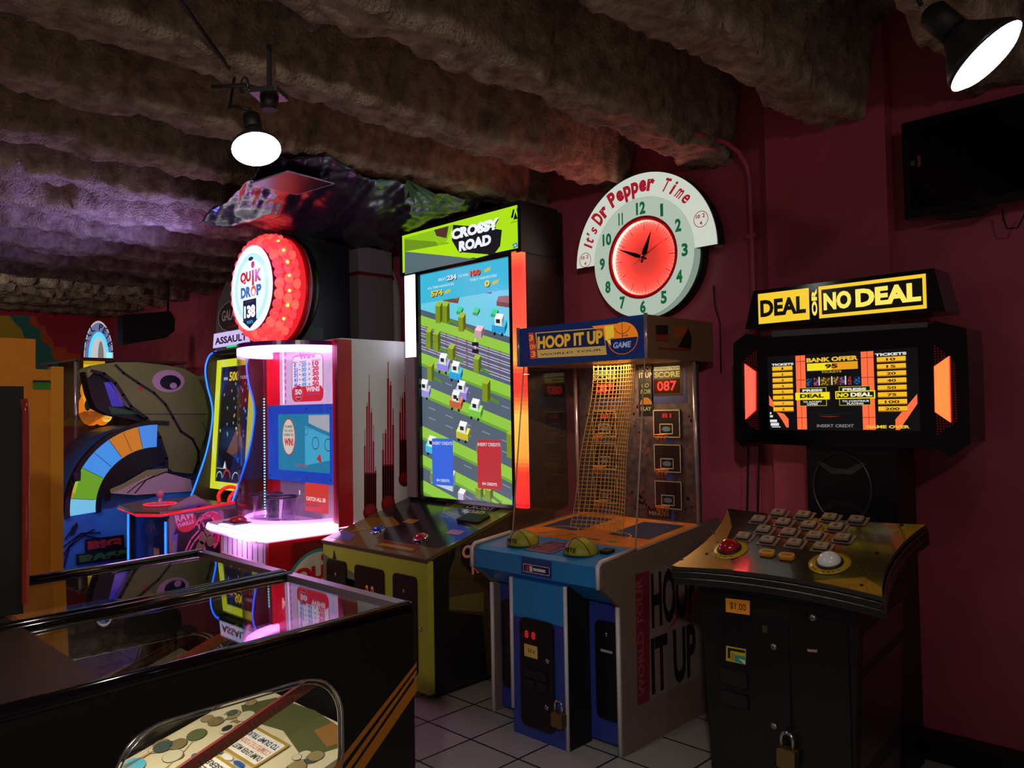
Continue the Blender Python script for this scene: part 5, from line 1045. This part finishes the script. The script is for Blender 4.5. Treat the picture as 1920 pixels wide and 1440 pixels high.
    for x0, y0, x1, y1 in ((145, 790, 165, 815), (145, 828, 182, 855), (145, 885, 232, 918), (152, 928, 255, 965), (165, 975, 275, 985)): R(x0, y0, x1, y1, WT, 5)
    T('TICKETS', 185, 165, 455, 195, WT, 6, .05); T('TICKETS', 1375, 112, 1700, 145, WT, 6, .05)
    for i, n_ in enumerate('12345678'):
        y = 205 + 74.5 * i; R(192, y, 440, y + 58, GO, 6); R(192, y + 46, 440, y + 58, GD, 7); T(n_, 305 if n_ != '1' else 308, y + 14, 330, y + 42, INK, 8)
    for i, n_ in enumerate(('10', '15', '20', '40', '50', '75', '100', '200')):
        y = 158 + 82.5 * i; R(1395, y, 1690, y + 62, GO, 6); R(1395, y + 50, 1690, y + 62, GD, 7); w_ = 95 if len(n_) == 2 else 150; T(n_, 1540 - w_ / 2, y + 14, 1540 + w_ / 2, y + 46, INK, 8)
    T('BANK OFFER', 612, 120, 1195, 175, E(240, 190, 50, .95), 6, .05); R(617, 188, 1190, 280, YL, 6); R(900, 188, 1190, 280, E(236, 160, 30, .95), 7); T('95', 825, 205, 970, 260, INK, 8, .05); T('TICKETS', 780, 288, 1010, 315, E(200, 160, 70, .8), 6, .03)
    rnd = random.Random(8)
    for x0, x1, rgb in ((600, 670, (40, 110, 170)), (685, 745, (170, 90, 120)), (770, 885, (215, 160, 40)), (915, 975, (190, 140, 50)), (980, 1045, (150, 100, 160)), (1075, 1120, (170, 60, 50)), (1140, 1215, (40, 110, 180))):
        R(x0, 370, x1, 470, E(*[k * .35 for k in rgb], .8), 5)
        for i in range(14): xx = rnd.uniform(x0, x1 - 14); yy = rnd.uniform(365, 455); R(xx, yy, xx + 14, yy + 14, E(*rgb, .8), 6)
    for x in (748, 893, 1046): R(x, 360, x + 13, 465, WT, 7)
    for x0, x1, dl in ((515, 835, 0), (975, 1320, 1)):
        R(x0, 488, x1, 718, E(200, 180, 40, .8), 6); R(x0 + 8, 495, x1 - 8, 711, E(16, 15, 16, 1), 7); T('PRESS', x0 + 40, 508, x1 - 45, 540, WT, 8, .05)
    R(470, 548, 870, 640, YL, 9); T('DEAL', 525, 568, 805, 616, E(40, 36, 4, .7), 10, .05); T('TO ACCEPT', 558, 655, 780, 678, WT, 8, .03); T('OFFER', 605, 684, 735, 708, WT, 8, .03)
    R(935, 543, 1368, 638, YL, 9); R(948, 556, 1355, 626, E(22, 20, 12, 1), 10); T('NO', 958, 566, 1085, 616, YL, 11, .05); T('DEAL', 1105, 566, 1340, 614, E(245, 240, 200, 1), 11, .05); T('TO CONTINUE', 1008, 655, 1300, 678, WT, 8, .03); T('PLAYING', 1062, 684, 1240, 708, WT, 8, .03)
    g.m(E(200, 34, 20, .9)); g.poly([S_(*q) for q in ((720, 840), (860, 848), (990, 845), (860, 856))], 6); g.m(E(50, 70, 50, .5)); g.poly([S_(*q) for q in ((620, 790), (850, 835), (1200, 790), (850, 828))], 5)
    T('INSERT CREDIT', 712, 945, 1128, 982, GY, 6, .02); T('GAME OVER', 1258, 955, 1708, 992, E(245, 200, 40, .95), 8, .04); g.build('screen', head)
    # glossy strip under the sign
    b = B(m('mirror strip', (150, 150, 155), .12, .9), fh); b.slab([fh.px(*c6(*q)) for q in ((270, 400), (1165, 350), (1165, 378), (270, 436))], .0, .004); b.build('mirror_strip', head)
    # roof sign
    fr = front(3.44); b = B(GLOSSB, fr); out = [fr.px(*c6(*q)) for q in ((115, 378), (160, 160), (1200, 52), (1265, 300))]
    zb = (out[0][1] + out[3][1]) / 2; zt = (out[1][1] + out[2][1]) / 2; b.slab([(out[0][0], zb), (out[3][0], zb), (out[2][0], zt), (out[1][0], zt)], -.2, 0); sg = b.build('sign_box', t)
    x0, z0 = fr.px(*c6(192, 350)); x1, z1 = fr.px(*c6(1152, 82)); z0 = (z0 + fr.px(*c6(1152, 284))[1]) / 2; z1 = (z1 + fr.px(*c6(192, 178))[1]) / 2; w_, h = x1 - x0, z1 - z0
    YS = E(250, 206, 48, .98); YD = E(205, 170, 20, .9); INK2 = E(20, 16, 6, .5)
    g = B(YS, fr); g.rect(x0, z0, w_ * .335, h, 1); g.m(INK2); g.text('DEAL', x0 + w_ * .014, z0 + h * .22, w_ * .30, h * .56, 3, .045)
    g.m(E(255, 225, 90, 1.05)); g.text('OR', x0 + w_ * .385, z0 + h * .10, h * .85, w_ * .034, 3, .05, math.pi / 2)
    g.m(YS); g.rect(x0 + w_ * .395, z0, w_ * .605, h, 1); g.m(INK2); g.rect(x0 + w_ * .413, z0 + h * .11, w_ * .569, h * .78, 3); g.m(E(255, 228, 96, 1.05)); g.text('NO', x0 + w_ * .425, z0 + h * .23, w_ * .165, h * .55, 4, .05); g.text('DEAL', x0 + w_ * .615, z0 + h * .23, w_ * .358, h * .55, 4, .05); g.build('sign_face', sg)
    return t
case_game()
padlock('padlock', 'brass padlock hanging low on the front of the black button-panel machine', (-1.365, 2.820, .335), 1.6)
for i, x in enumerate((1404, 1424)):
    f = front(3.85); a = f.px(x, 830); d = f.px(x - 2, 960)
    b = B(BLACKM, f); b.tube([(a[0], a[1] + .2, .0), (a[0], a[1], .004), (d[0], d[1], .004), (d[0] - .01, .3, .004), (d[0] - .01, .02, .004)], .006, 6)
    tag(b.build('power_cable'), ('black cable hanging down the pink wall below the DEAL screen, the left one', 'black cable hanging down the pink wall below the DEAL screen, the right one')[i], 'cable')
# ------------------------------------------------------------------ neon wall clock
def wall_clock():
    f = front(3.82); cx, cz = f.px(1203.5, 482.5)
    t = thing('wall_clock', 'round neon wall clock with red glowing dial, green numerals and white arched sign', 'clock', (cx, 3.96, cz - .36))
    R, RA = .352, .497
    CASEM = m('pale green case', (190, 220, 200), .3)
    b = B(CASEM, f); b.lathe((cx, cz, 0), [(.335, -.139), (.350, -.065)], n=64, caps=False); b.m(E(190, 216, 196, .42, 'glowing glass edge')); b.lathe((cx, cz, 0), [(.350, -.065), (R, -.002)], n=64, caps=False); b.m(CASEM); b.lathe((cx, cz, 0), [(R, -.002), (R - .012, 0), (.238, 0), (.232, -.03)], n=64, caps=False); b.m(m('dark case back', (10, 14, 14), .5)); b.lathe((cx, cz, 0), [(.36, -.139), (.36, -.075), (.345, -.07)], n=64); case = b.build('case', t)
    MILK = E(200, 216, 200, .72, 'backlit milk glass')
    g = B(MILK, f); g.ring(cx, cz, .24, R - .001, 1, 64); face = g.build('numeral_ring', t)
    NUM = E(16, 112, 60, .65)
    for h in range(1, 13):
        a = math.radians(90 - 30 * h); s_ = str(h); w_ = .040 if len(s_) == 1 else .066
        if s_ in ('1', '11'): w_ *= .5
        g = B(NUM, f); g.text(s_, cx + .290 * math.cos(a) - w_ / 2, cz + .290 * math.sin(a) - .037, w_, .074, 3, .045); g.build('numeral', face)
    # recessed dial lit by a neon ring hidden under the rim
    b = B(m('pink red dial', (255, 150, 140), .5), f); b.lathe((cx, cz, 0), [(.238, -.03), (.0001, -.03)], n=48, caps=False); b.m(m('red rim', (225, 30, 40), .4)); b.lathe((cx, cz, 0), [(.243, .001), (.225, .002), (.218, -.008)], n=48, caps=False); dial = b.build('dial', t)
    b = B(E(255, 92, 86, 70, 'red neon tube'), f); b.tube([(*q, -.017) for q in ell(cx, cz, .2275, None, 48)], .0055, 8, True); b.build('neon_ring', dial)
    g = B(C(14, 4, 4), Frame((0, f.o.y + .0295, 0), X_, Z_))
    for i in range(60):
        a = math.radians(6 * i); r0 = .165 if i % 5 == 0 else .186; g.line([(cx + r0 * math.cos(a), cz + r0 * math.sin(a)), (cx + .213 * math.cos(a), cz + .213 * math.sin(a))], .0042 if i % 5 == 0 else .003, 1)
    g.build('minute_marks', dial)
    def hand(ang, ln, wd, n, mat, name, tail=.03):
        a = math.radians(90 - ang); u = Vector((math.cos(a), math.sin(a))); v = Vector((-u.y, u.x)); o = Vector((cx, cz))
        b = B(mat, f); b.slab([tuple(o - u * tail + v * wd * .35), tuple(o - u * tail - v * wd * .35), tuple(o + u * ln * .25 - v * wd), tuple(o + u * ln), tuple(o + u * ln * .25 + v * wd)], n, n + .002); return b.build(name, t)
    HB = m('black hand', (18, 10, 10), .3)
    hand(22, .165, .017, -.012, HB, 'hour_hand'); hand(293, .20, .012, -.008, HB, 'minute_hand'); hand(62, .185, .0025, -.004, m('red hand', (150, 24, 24), .4), 'second_hand', .07)
    b = B(HB, f); b.lathe((cx, cz, -.012), [(.014, 0), (.014, .010), (.004, .012)], n=16); b.build('hub', t)
    # arched sign
    arc = [(cx + RA * math.cos(math.radians(a)), cz + RA * math.sin(math.radians(a))) for a in range(0, 181, 4)] + [(cx + (R + .002) * math.cos(math.radians(a)), cz + (R + .002) * math.sin(math.radians(a))) for a in range(180, -1, -4)]
    b = B(m('navy sign edge', (16, 22, 40), .4), f); b.slab(arc, -.075, -.005); sg = b.build('arch_sign', t)
    g = B(E(214, 222, 206, .86, 'backlit cream sign'), f); g.ring(cx, cz, R, RA - .004, 0, 60, 0, 180); 
    RED = E(176, 26, 48, .75); g.m(RED)
    g.arc_text("It's", cx, cz, .383, 165, 146, .07, .030, 3, .025, .15); g.arc_text('Dr', cx, cz, .378, 142, 126, .098, .052, 3, .05); g.arc_text('Pepper', cx, cz, .383, 122, 76, .098, .052, 3, .05); g.arc_text('Time', cx, cz, .388, 70, 40, .08, .040, 3, .025, .2)
    for a, r in ((174, .046), (21, .046)):
        x, z = cx + .425 * math.cos(math.radians(a)), cz + .425 * math.sin(math.radians(a)); g.m(RED); g.ring(x, z, r - .004, r, 3, 30); g.text('10', x - .030, z + .006, .026, .022, 4, .04); g.text('2', x + .010, z + .008, .016, .022, 4, .04); g.text('4', x - .008, z - .032, .016, .022, 4, .04)
    g.build('sign_face', sg)
    b = B(CHROME, f); b.box(cx + RA - .03, cx + RA + .02, cz - .012, cz - .004, -.06, -.01); b.build('sign_bracket', sg)
    return t
wall_clock()
f = front(3.95); b = B(BLACKM, f); b.tube([(*f.px(1338, 535), 0), (*f.px(1341, 575), 0), (*f.px(1350, 605), 0), (*f.px(1352, 700), 0)], .004, 5); tag(b.build('clock_cord'), 'thin dark cord hanging on the wall below the right side of the clock', 'cord')

# ------------------------------------------------------------------ two long glass-topped games in the foreground
def table_game(name, label, xa, xb, near):
    t = thing(name, label, 'arcade game', ((xa + xb) / 2, .6, 0)); y0, y1, H = -.35, 1.545, 1.0; TL = .0185
    def hz(y): return H - TL * (y1 - y)        # the top falls slightly towards the near end
    BK = m('black cabinet vinyl', (10, 10, 11), .32)
    hole = rrect(.66, .50, .625, .365, .13, 8)
    for x0, x1, nm in ((xb - .025, xb, 1), (xa, xa + .025, 0)):
        b = B(BK, Frame((0, 0, 0), Y_, Z_)); b.slab([[(y0, .32), (y1, .25), (y1, H - .012), (y0, hz(y0) - .012)], hole], x0, x1); s_ = b.build('side_panel', t)
        b = B(CHROME, Frame((x1 if nm else x0, 0, 0), Y_, Z_)); b.tube([(*q, 0) for q in hole], .0045, 6, True); b.tube([(*q, -.004) for q in rrect(.672, .512, .601, .341, .12, 8)], .0025, 6, True); b.build('window_trim', s_)
        b = B(GLASS, Frame((x1 - .012 if nm else x0 + .012, 0, 0), Y_, Z_)); b.slab(rrect(.66, .50, .625, .365, .13, 8), -.002, .002); b.build('side_window', s_)
        b = B(GLOSSB); xm = (x0 + x1) / 2; b.tube([(xm, y0, hz(y0) - .008), (xm, y1 - .01, H - .008)], .020, 12); b.build('side_rail', t)
        if nm and near:
            g = B(C(168, 104, 20, .4), side(xb)); c = crop(0, 1000, 2.4)
            for q in (((1874, 580), (1874, 600), (1530, 1056), (1500, 1056)), ((1874, 612), (1874, 630), (1578, 1056), (1552, 1056)), ((1874, 648), (1874, 712), (1640, 1056), (1592, 1056))):
                P = [g.f.px(*c(*k)) for k in q]
                for i in (2, 3):   # carry the bands on past the bottom of the picture
                    j = 3 - i; d = (P[i][0] - P[j][0], P[i][1] - P[j][1]); P[i] = (P[j][0] + d[0] * 1.35, P[j][1] + d[1] * 1.35)
                g.poly(P, 1)
            g.build('stripe_decal', s_)
    b = B(BK); b.box(xa + .025, xb - .025, y1 - .03, y1, .25, H - .03); b.box(xa + .025, xb - .025, y0, y0 + .03, .32, hz(y0) - .03); b.box(xa + .025, xb - .025, y0 + .03, y1 - .03, .30, .33); b.build('end_panel', t)
    b = B(m('grey steel lockdown bar', (150, 138, 150), .3, .8)); b.slab(rrect(xa + .01, y1 - .035, xb - xa - .02, .04, .008), H - .03, H + .004); b.build('end_bar', t)
    for x in (xa + .05, xb - .05):
        for y in (y0 + .06, y1 - .06):
            b = B(m('dull chrome', (150, 150, 150), .3, .9)); b.tube([(x, y, 0), (x, y, .02), (x, y, .34)], [.03, .022, .022], 8); b.build('leg', t)
    b = B(glass('table glass', (.94, .95, .95), 1.7), Frame((0, .62, hz(.62)), X_, Vector((0, 1, TL)))); b.box(xa + .035, xb - .035, 0, y1 - .65, -.012, -.007); b.build('top_glass', t)
    b = B(m('dark brown wood lid', (44, 28, 18), .4, vary=.2, vscale=12), Frame((0, y0, hz(y0)), X_, Vector((0, 1, TL)))); b.box(xa + .03, xb - .03, 0, .655 - y0, -.014, .004); b.build('lid', t)
    # inside
    b = B(m('dark wood interior', (58, 48, 44), .6, vary=.2)); b.box(xa + .026, xa + .034, .62, .66, .34, H - .03); b.build('inner_post', t)
    fp = Frame((xa + .03, .30, .350), X_, Vector((0, 1.25, .32))); W = xb - xa - .06
    b = B(m('cream playfield', (214, 200, 160), .35), fp); b.slab([(0, 0), (W, 0), (W, 1.04), (W - .06, 1.13), (.10, 1.13), (0, 1.04)], -.02, 0); pf = b.build('playfield', t)
    if near:
        fq = Frame((xb - .03, 1.35, .6188), -X_, Vector((0, -1.25, -.32))); g = B(C(128, 112, 74, .35), fq); rnd = random.Random(6)
        g.m(C(88, 92, 52, .35)); g.poly([(.02, .0), (.10, -.03), (.3, -.05), (.52, -.03), (.60, .06), (.5, .10), (.3, .07), (.1, .12)], 1)
        g.m(C(150, 104, 52, .35)); g.poly([(.05, .0), (.18, -.04), (.2, .02), (.08, .05)], 2)
        for i in range(30):
            u, v = rnd.choice(((rnd.uniform(.06, .62), rnd.uniform(.03, .16)), (rnd.uniform(.03, .15), rnd.uniform(.1, .34)), (rnd.uniform(.50, .64), rnd.uniform(.1, .5))))
            col = rnd.choice(((128, 112, 70), (150, 130, 84), (96, 104, 60), (70, 84, 78), (206, 196, 160))); r = rnd.uniform(.012, .03); g.m(C(40, 40, 40, .35)); g.poly(ell(u, v, r * 1.3 + .0015, r + .0015, 12), 3 + i % 3); g.m(C(*col, .35)); g.poly(ell(u, v, r * 1.3, r, 12), 3 + i % 3 + .5)
        for u, v, r in ((.5, .16, .03), (.47, .13, .022), (.12, .22, .026)): g.m(C(206, 196, 160, .35)); g.ring(u, v, r * .6, r, 7, 16); g.m(C(50, 48, 46, .35)); g.disc(u, v, r * .6, r * .6, 7, 12)
        g.m(C(90, 180, 205, .35)); g.poly(ell(.60, .42, .05, .03, 14), 8); g.m(C(190, 150, 60, .35)); g.poly([(.62, .34), (.64, .50), (.60, .50)], 8); g.m(C(214, 90, 90, .35)); g.rect(.42, .60, .05, .05, 6); g.m(C(120, 70, 120, .35)); g.rect(.57, .52, .05, .04, 6)
        for v, lines in ((.115, (('DUMP LEVER MUST GO', 'k'), ('COMPLETELY DOWN', 'r'), ('TO DUMP TRUCK', 'b'))), (.262, (('TIMED WHEN', 'k'), ('TICKET', 'p'), ('NUMBERED', 'k')))):
            x = .205 if v < .2 else .195; g.m(C(170, 140, 60, .35)); g.poly(rrect(x - .010, v - .010, .24, .122, .01), 9); g.m(C(232, 226, 208, .35)); g.poly(rrect(x, v, .22, .102, .008), 10)
            for i, (s_, k) in enumerate(lines): g.m(C(*{'k': (60, 56, 60), 'r': (226, 150, 130), 'b': (30, 50, 110), 'p': (90, 40, 60)}[k], .35)); g.text(s_, x + .010, v + .070 - .029 * i, .20, .020, 11, .02)
            g.m(C(40, 90, 160, .35)); g.poly(ell(x + .25, v + .03, .02, .012, 10), 9); g.poly(ell(x + .06, v + .125, .03, .009, 10), 9); g.m(C(225, 222, 210, .35)); g.poly(ell(x + .13, v + .126, .03, .010, 10), 9); g.m(C(80, 170, 180, .35)); g.poly(ell(x + .19, v + .126, .02, .009, 10), 9)
        for i in range(4): a = .1 + i * .13; g.m(C(176, 160, 110, .35)); g.line([(.58 - a * .3, .2 + a * .5), (.54 - a * .25, .25 + a * .5), (.56 - a * .3, .28 + a * .5)], .004, 4)
        g.build('playfield_print', pf)
    # slotted ticket rods along the windows
    for x, nm in ((xb - .06, 1), (xa + .07, 0)):
        b = B(m('rust red slotted strip', (128, 46, 30), .45), Frame((x, 0, 0), Y_, Z_)); p0, p1 = ((.62, .625), (1.26, .842)) if nm else ((.70, .66), (1.30, .86)); d = Vector((p1[0] - p0[0], p1[1] - p0[1])); L = d.length; d.normalize(); q = Vector((-d.y, d.x)) * .016
        b.slab([(p0[0] - q.x, p0[1] - q.y), (p1[0] - q.x, p1[1] - q.y), (p1[0] + q.x, p1[1] + q.y), (p0[0] + q.x, p0[1] + q.y)], -.006, .006); b.m(C(70, 66, 20, .5))
        for i in range(46):
            a = Vector(p0) + d * L * (i + .3) / 46; b.poly([(a.x - q.x * .9, a.y - q.y * .9), (a.x + d.x * .006 - q.x * .9, a.y + d.y * .006 - q.y * .9), (a.x + d.x * .006 + q.x * .1, a.y + d.y * .006 + q.y * .1), (a.x + q.x * .1, a.y + q.y * .1)], 11)
        b.build('slotted_strip', t)
    lamp('playfield_lamp', 'AREA', ((xa + xb) / 2, .72, .93), 3.4 if near else .6, (1, .93, .76), .4, ((xa + xb) / 2, 1.0, .5), size_y=.06)
    return t
table_game('pinball_table', 'black glass-topped game table with oval side window and orange stripes, in the foreground', -2.69, -1.96, True)
tB = table_game('pinball_table', 'long black glass-topped game table, the farther one at the foot of the orange booth', -3.45, -2.72, False)
b = B(m('black backbox', (12, 11, 12), .5)); b.box(-3.44, -2.84, .35, .70, .990, 1.70); bx = b.build('backbox', tB)
b = B(E(150, 36, 20, .22, 'dim red tube')); b.tube([(-2.835, .705, 1.02), (-2.835, .705, 1.62), (-2.838, .700, 1.66)], .010, 8); b.build('red_light_tube', bx)

# ------------------------------------------------------------------ screen on the right wall
f = front(3.80); b = B(m('black television', (9, 10, 11), .3), f); p = [f.px(1690, 232), f.px(1700, 412)]; z1 = p[0][1]; z0 = p[1][1]; x0 = p[0][0]
t = thing('wall_television', 'large switched-off black television high on the right wall', 'television', (x0 + .5, 3.86, z0))
b.slab(rrect(x0, z0, 1.0, z1 - z0, .01), -.06, 0); b.build('housing', t)
b = B(SCREENBLACK, f); b.slab(rrect(x0 + .03, z0 + .04, .94, z1 - z0 - .07, .005), 0, .003); b.m(C(70, 80, 70)); a = f.px(1708, 312); b.rect(a[0], a[1], .018, .022, 8); b.m(C(150, 60, 60)); b.rect(a[0] + .03, a[1] - .01, .012, .05, 8); b.build('screen', t)
b = B(BLACKM, f); b.slab([(x0 + .12, z0 - .012), (x0 + .2, z0 - .03), (x0 + .3, z0 - .03), (x0 + .36, z0)], -.05, -.01); b.box(x0 + .3, x0 + .6, z0 + .1, z0 + .3, -.158, -.06); b.build('wall_mount', t)
b = B(BLACKM, f); b.tube([(*f.px(1920, 395), -.03), (*f.px(1905, 425), -.03), (*f.px(1885, 427), -.03), (*f.px(1878, 408), -.03), (*f.px(1876, 390), -.03)], .004, 6); tag(b.build('television_cable'), 'thin black cable looping below the television', 'cable')

# ------------------------------------------------------------------ ceiling floods
def flood(label, c, n, r, cord, plate, energy, tgt):
    c = Vector(c); n = Vector(n).normalized(); u = n.orthogonal().normalized(); v = n.cross(u); f = Frame(c, u, v)
    t = thing('flood_lamp', label, 'lamp', c)
    b = B(m('smoked lamp glass', (40, 40, 42), .3), f); b.lathe((0, 0, 0), [(r * .30, -r * 1.15), (r * .5, -r * .8), (r * .98, -.18 * r), (r, -.02 * r)], n=32); b.build('reflector', t)
    b = B(E(250, 255, 250, 14, 'flood lamp glow'), f); b.lathe((0, 0, -.02 * r), [(r * .985, 0), (r * .8, r * .12), (r * .4, r * .2), (.0001, r * .22)], n=32); b.build('bulb_face', t)
    b = B(BLACKM, f); b.lathe((0, 0, -r * 1.15), [(r * .36, .06 * r), (r * .36, -r * .7), (r * .2, -r * .85), (.0001, -r * .85)], n=20); b.build('socket', t)
    b = B(BLACKM); b.tube(cord, .007, 6); b.build('cord', t)
    if plate:
        p = Vector(plate); b = B(m('grey metal box', (90, 84, 86), .35, .7), Frame(p, Vector((.8, .6, 0)), Vector((-.6, .8, 0)))); b.slab(rrect(-.055, -.055, .11, .11, .01), 0, .02); b.m(BLACKM); b.lathe((0, 0, -.05), [(.03, 0), (.035, .05)], n=14); b.m(m('grey metal box', (90, 84, 86), .35, .7)); b.box(-.007, .007, -.007, .007, .02, .2); b.build('ceiling_plate', t)
        b = B(m('dark steel', (86, 84, 84), .3, .8)); q = p + Vector((-.10, -.05, .06)); b.tube([q + Vector((.03 * math.cos(a), 0, .03 * math.sin(a))) for a in [i * .5236 for i in range(12)]], .005, 6, True); b.tube([q + Vector((-.14, -.06, .02)), q, p + Vector((0, 0, .02))], .010, 6); b.build('clamp', t)
    lamp('flood_glow', 'SPOT', c + n * r * .4, energy, (1, .93, .84), r * .8, c + n, math.radians(125), blend=.8)
    return t
d1 = (CF + CR * ((481 - 960) / FPX) + CU * ((720 - 283) / FPX)); 
c1 = Frame((0, 0, 2.47), X_, Y_); P1 = c1.w(c1.px(481, 281)); vd = (P1 - CC).normalized(); n1 = -vd * .50 + (CR * .15 - CU * .98) * .87
dep = (P1 - CC).dot(CF); r1 = 46 / FPX * dep * .98
S1 = P1 - n1.normalized() * r1 * 2.25
j = Vector((P1.x - .02, P1.y + .10, 2.80))
pl = top(2.80); j = pl.w(pl.px(505, 182)); k0 = top(2.95); kk = k0.w(k0.px(440, 232 - 90)); far = top(2.98); ff_ = far.w(far.px(338, 0))
flood('flood lamp hanging over the glass-topped tables, its face pointing down', P1, n1, r1, [S1, S1 + Vector((-.06, -.03, .02)), top(2.72).w(top(2.72).px(430, 205)), kk, ff_, ff_ + (ff_ - kk) * .4], j, 45, None)
pl2 = top(2.50); P2 = pl2.w(pl2.px(1850, 108)); vd = (P2 - CC).normalized(); n2 = -vd * .43 + (CR * .78 - CU * .63) * .9; dep = (P2 - CC).dot(CF); r2 = 78 / FPX * dep * .97
S2 = P2 - n2.normalized() * r2 * 2.25
flood('flood lamp at the top right above the television, tilted steeply', P2, n2, r2, [S2, S2 + Vector((-.03, 0, .08)), S2 + Vector((-.05, .04, .3)), S2 + Vector((-.05, .05, .62))], None, 20, None)

# dark acrylic square under the joists
pz = top(2.86); q = [pz.w(pz.px(*k)) for k in ((382, 318), (470, 345), (540, 322), (452, 296))]; u = (q[2] - q[1]); 
fa = Frame(q[1], u, Vector((-u.y, u.x, 0))); s_ = u.length
t = thing('acrylic_panel', 'dark square acrylic panel under the ceiling just below the hanging flood lamp', 'panel', q[1] + Vector((0, .15, 0)))
b = B(m('dark acrylic', (10, 9, 14), .35, spec=.25), fa); b.slab([(0, 0), (s_, 0), (s_, .30), (0, .30)], 0, .008); b.build('sheet', t)
b = B(m('edge glow colour', (210, 200, 235), .2), fa); b.tube([(0, 0, .004), (s_, 0, .004), (s_, .3, .004), (0, .3, .004)], .005, 5, True); b.build('edge', t)  # pale lilac colour stands in for light glowing in the edges
for x, y in ((.02, .02), (s_ - .02, .28)): b = B(BLACKM, fa); b.tube([(x, y, .008), (x, y, .14)], .003, 5); b.build('hanger', t)

# black plastic film stapled under the joists
def film():
    lo_ = top(2.83); up_ = top(2.94)
    A = [top(2.83 + .07 * min(i / 5, 1)).w(top(2.83 + .07 * min(i / 5, 1)).px(*q)) for i, q in enumerate(((372, 415), (430, 432), (500, 434), (570, 440), (650, 462), (715, 478), (775, 458), (830, 432), (890, 395)))]
    Bp = [up_.w(up_.px(*q)) for q in ((510, 290), (540, 292), (575, 286), (610, 290), (670, 318), (720, 335), (780, 348), (830, 358), (905, 376))]
    def at(P, k): k = k * (len(P) - 1); i = min(int(k), len(P) - 2); return P[i].lerp(P[i + 1], k - i)
    NU, NV = 110, 50; me = bpy.data.meshes.new('plastic_film'); vs = []; fs = []
    for i in range(NU + 1):
        for j in range(NV + 1):
            p = at(A, i / NU).lerp(at(Bp, i / NU), j / NV); q = p.copy()
            cr = abs(noise.noise(Vector((q.x * 2.4 + q.y * 3, q.x * 1.2 - q.y, 1)))) * .08 + abs(noise.noise(Vector((q.x * 9 - q.y * 4, q.y * 3 + q.x, 2)))) * .022 + abs(noise.noise(Vector((q.x * 5 + q.y * 14, q.y * 3, 5)))) * .022 + abs(noise.noise(q * 16)) * .008
            p.z += cr - .035 - .05 * math.sin(math.pi * j / NV) * .5; vs.append(p)
    for i in range(NU):
        for j in range(NV): a = i * (NV + 1) + j; fs.append((a, a + NV + 1, a + NV + 2, a + 1))
    me.from_pydata(vs, [], fs); me.materials.append(m('black plastic film', (30, 16, 40), .3, spec=.4, coat=.2))
    for p in me.polygons: p.use_smooth = True
    o = bpy.data.objects.new('plastic_film', me); COL.objects.link(o); ROOT[o.name] = Vector()
    md = o.modifiers.new('thickness', 'SOLIDIFY'); md.thickness = .002
    bpy.context.view_layer.update()
    tag(o, 'crumpled shiny black plastic film sagging from the ceiling above the round disc sign', 'plastic sheet')
film()
# artificial leaves
t = None
lf = top(2.93); base = lf.w(lf.px(765, 338)); t = thing('artificial_plant', 'spray of artificial green leaves tucked under the ceiling above the lime marquee', 'plant', base)
for i, (q, z) in enumerate((((778, 385), 2.84), ((815, 372), 2.88), ((800, 400), 2.83), ((850, 385), 2.88), ((840, 405), 2.85), ((760, 372), 2.88))):
    fe = top(z); e = fe.w(fe.px(*q)); b = B(m('plastic leaf green', (60, 110, 40), .5)); d = e - base; s_ = d.cross(Z_).normalized() * .014
    P = [base + d * k for k in (0, .3, .65, 1)]; w_ = (.2, 1, .8, .05)
    for a in range(3): b.face([P[a] - s_ * w_[a], P[a + 1] - s_ * w_[a + 1], P[a + 1] + s_ * w_[a + 1], P[a] + s_ * w_[a]], True)
    b.tube([base] + P[1:], .003, 4)
    b.build('leaf', t)
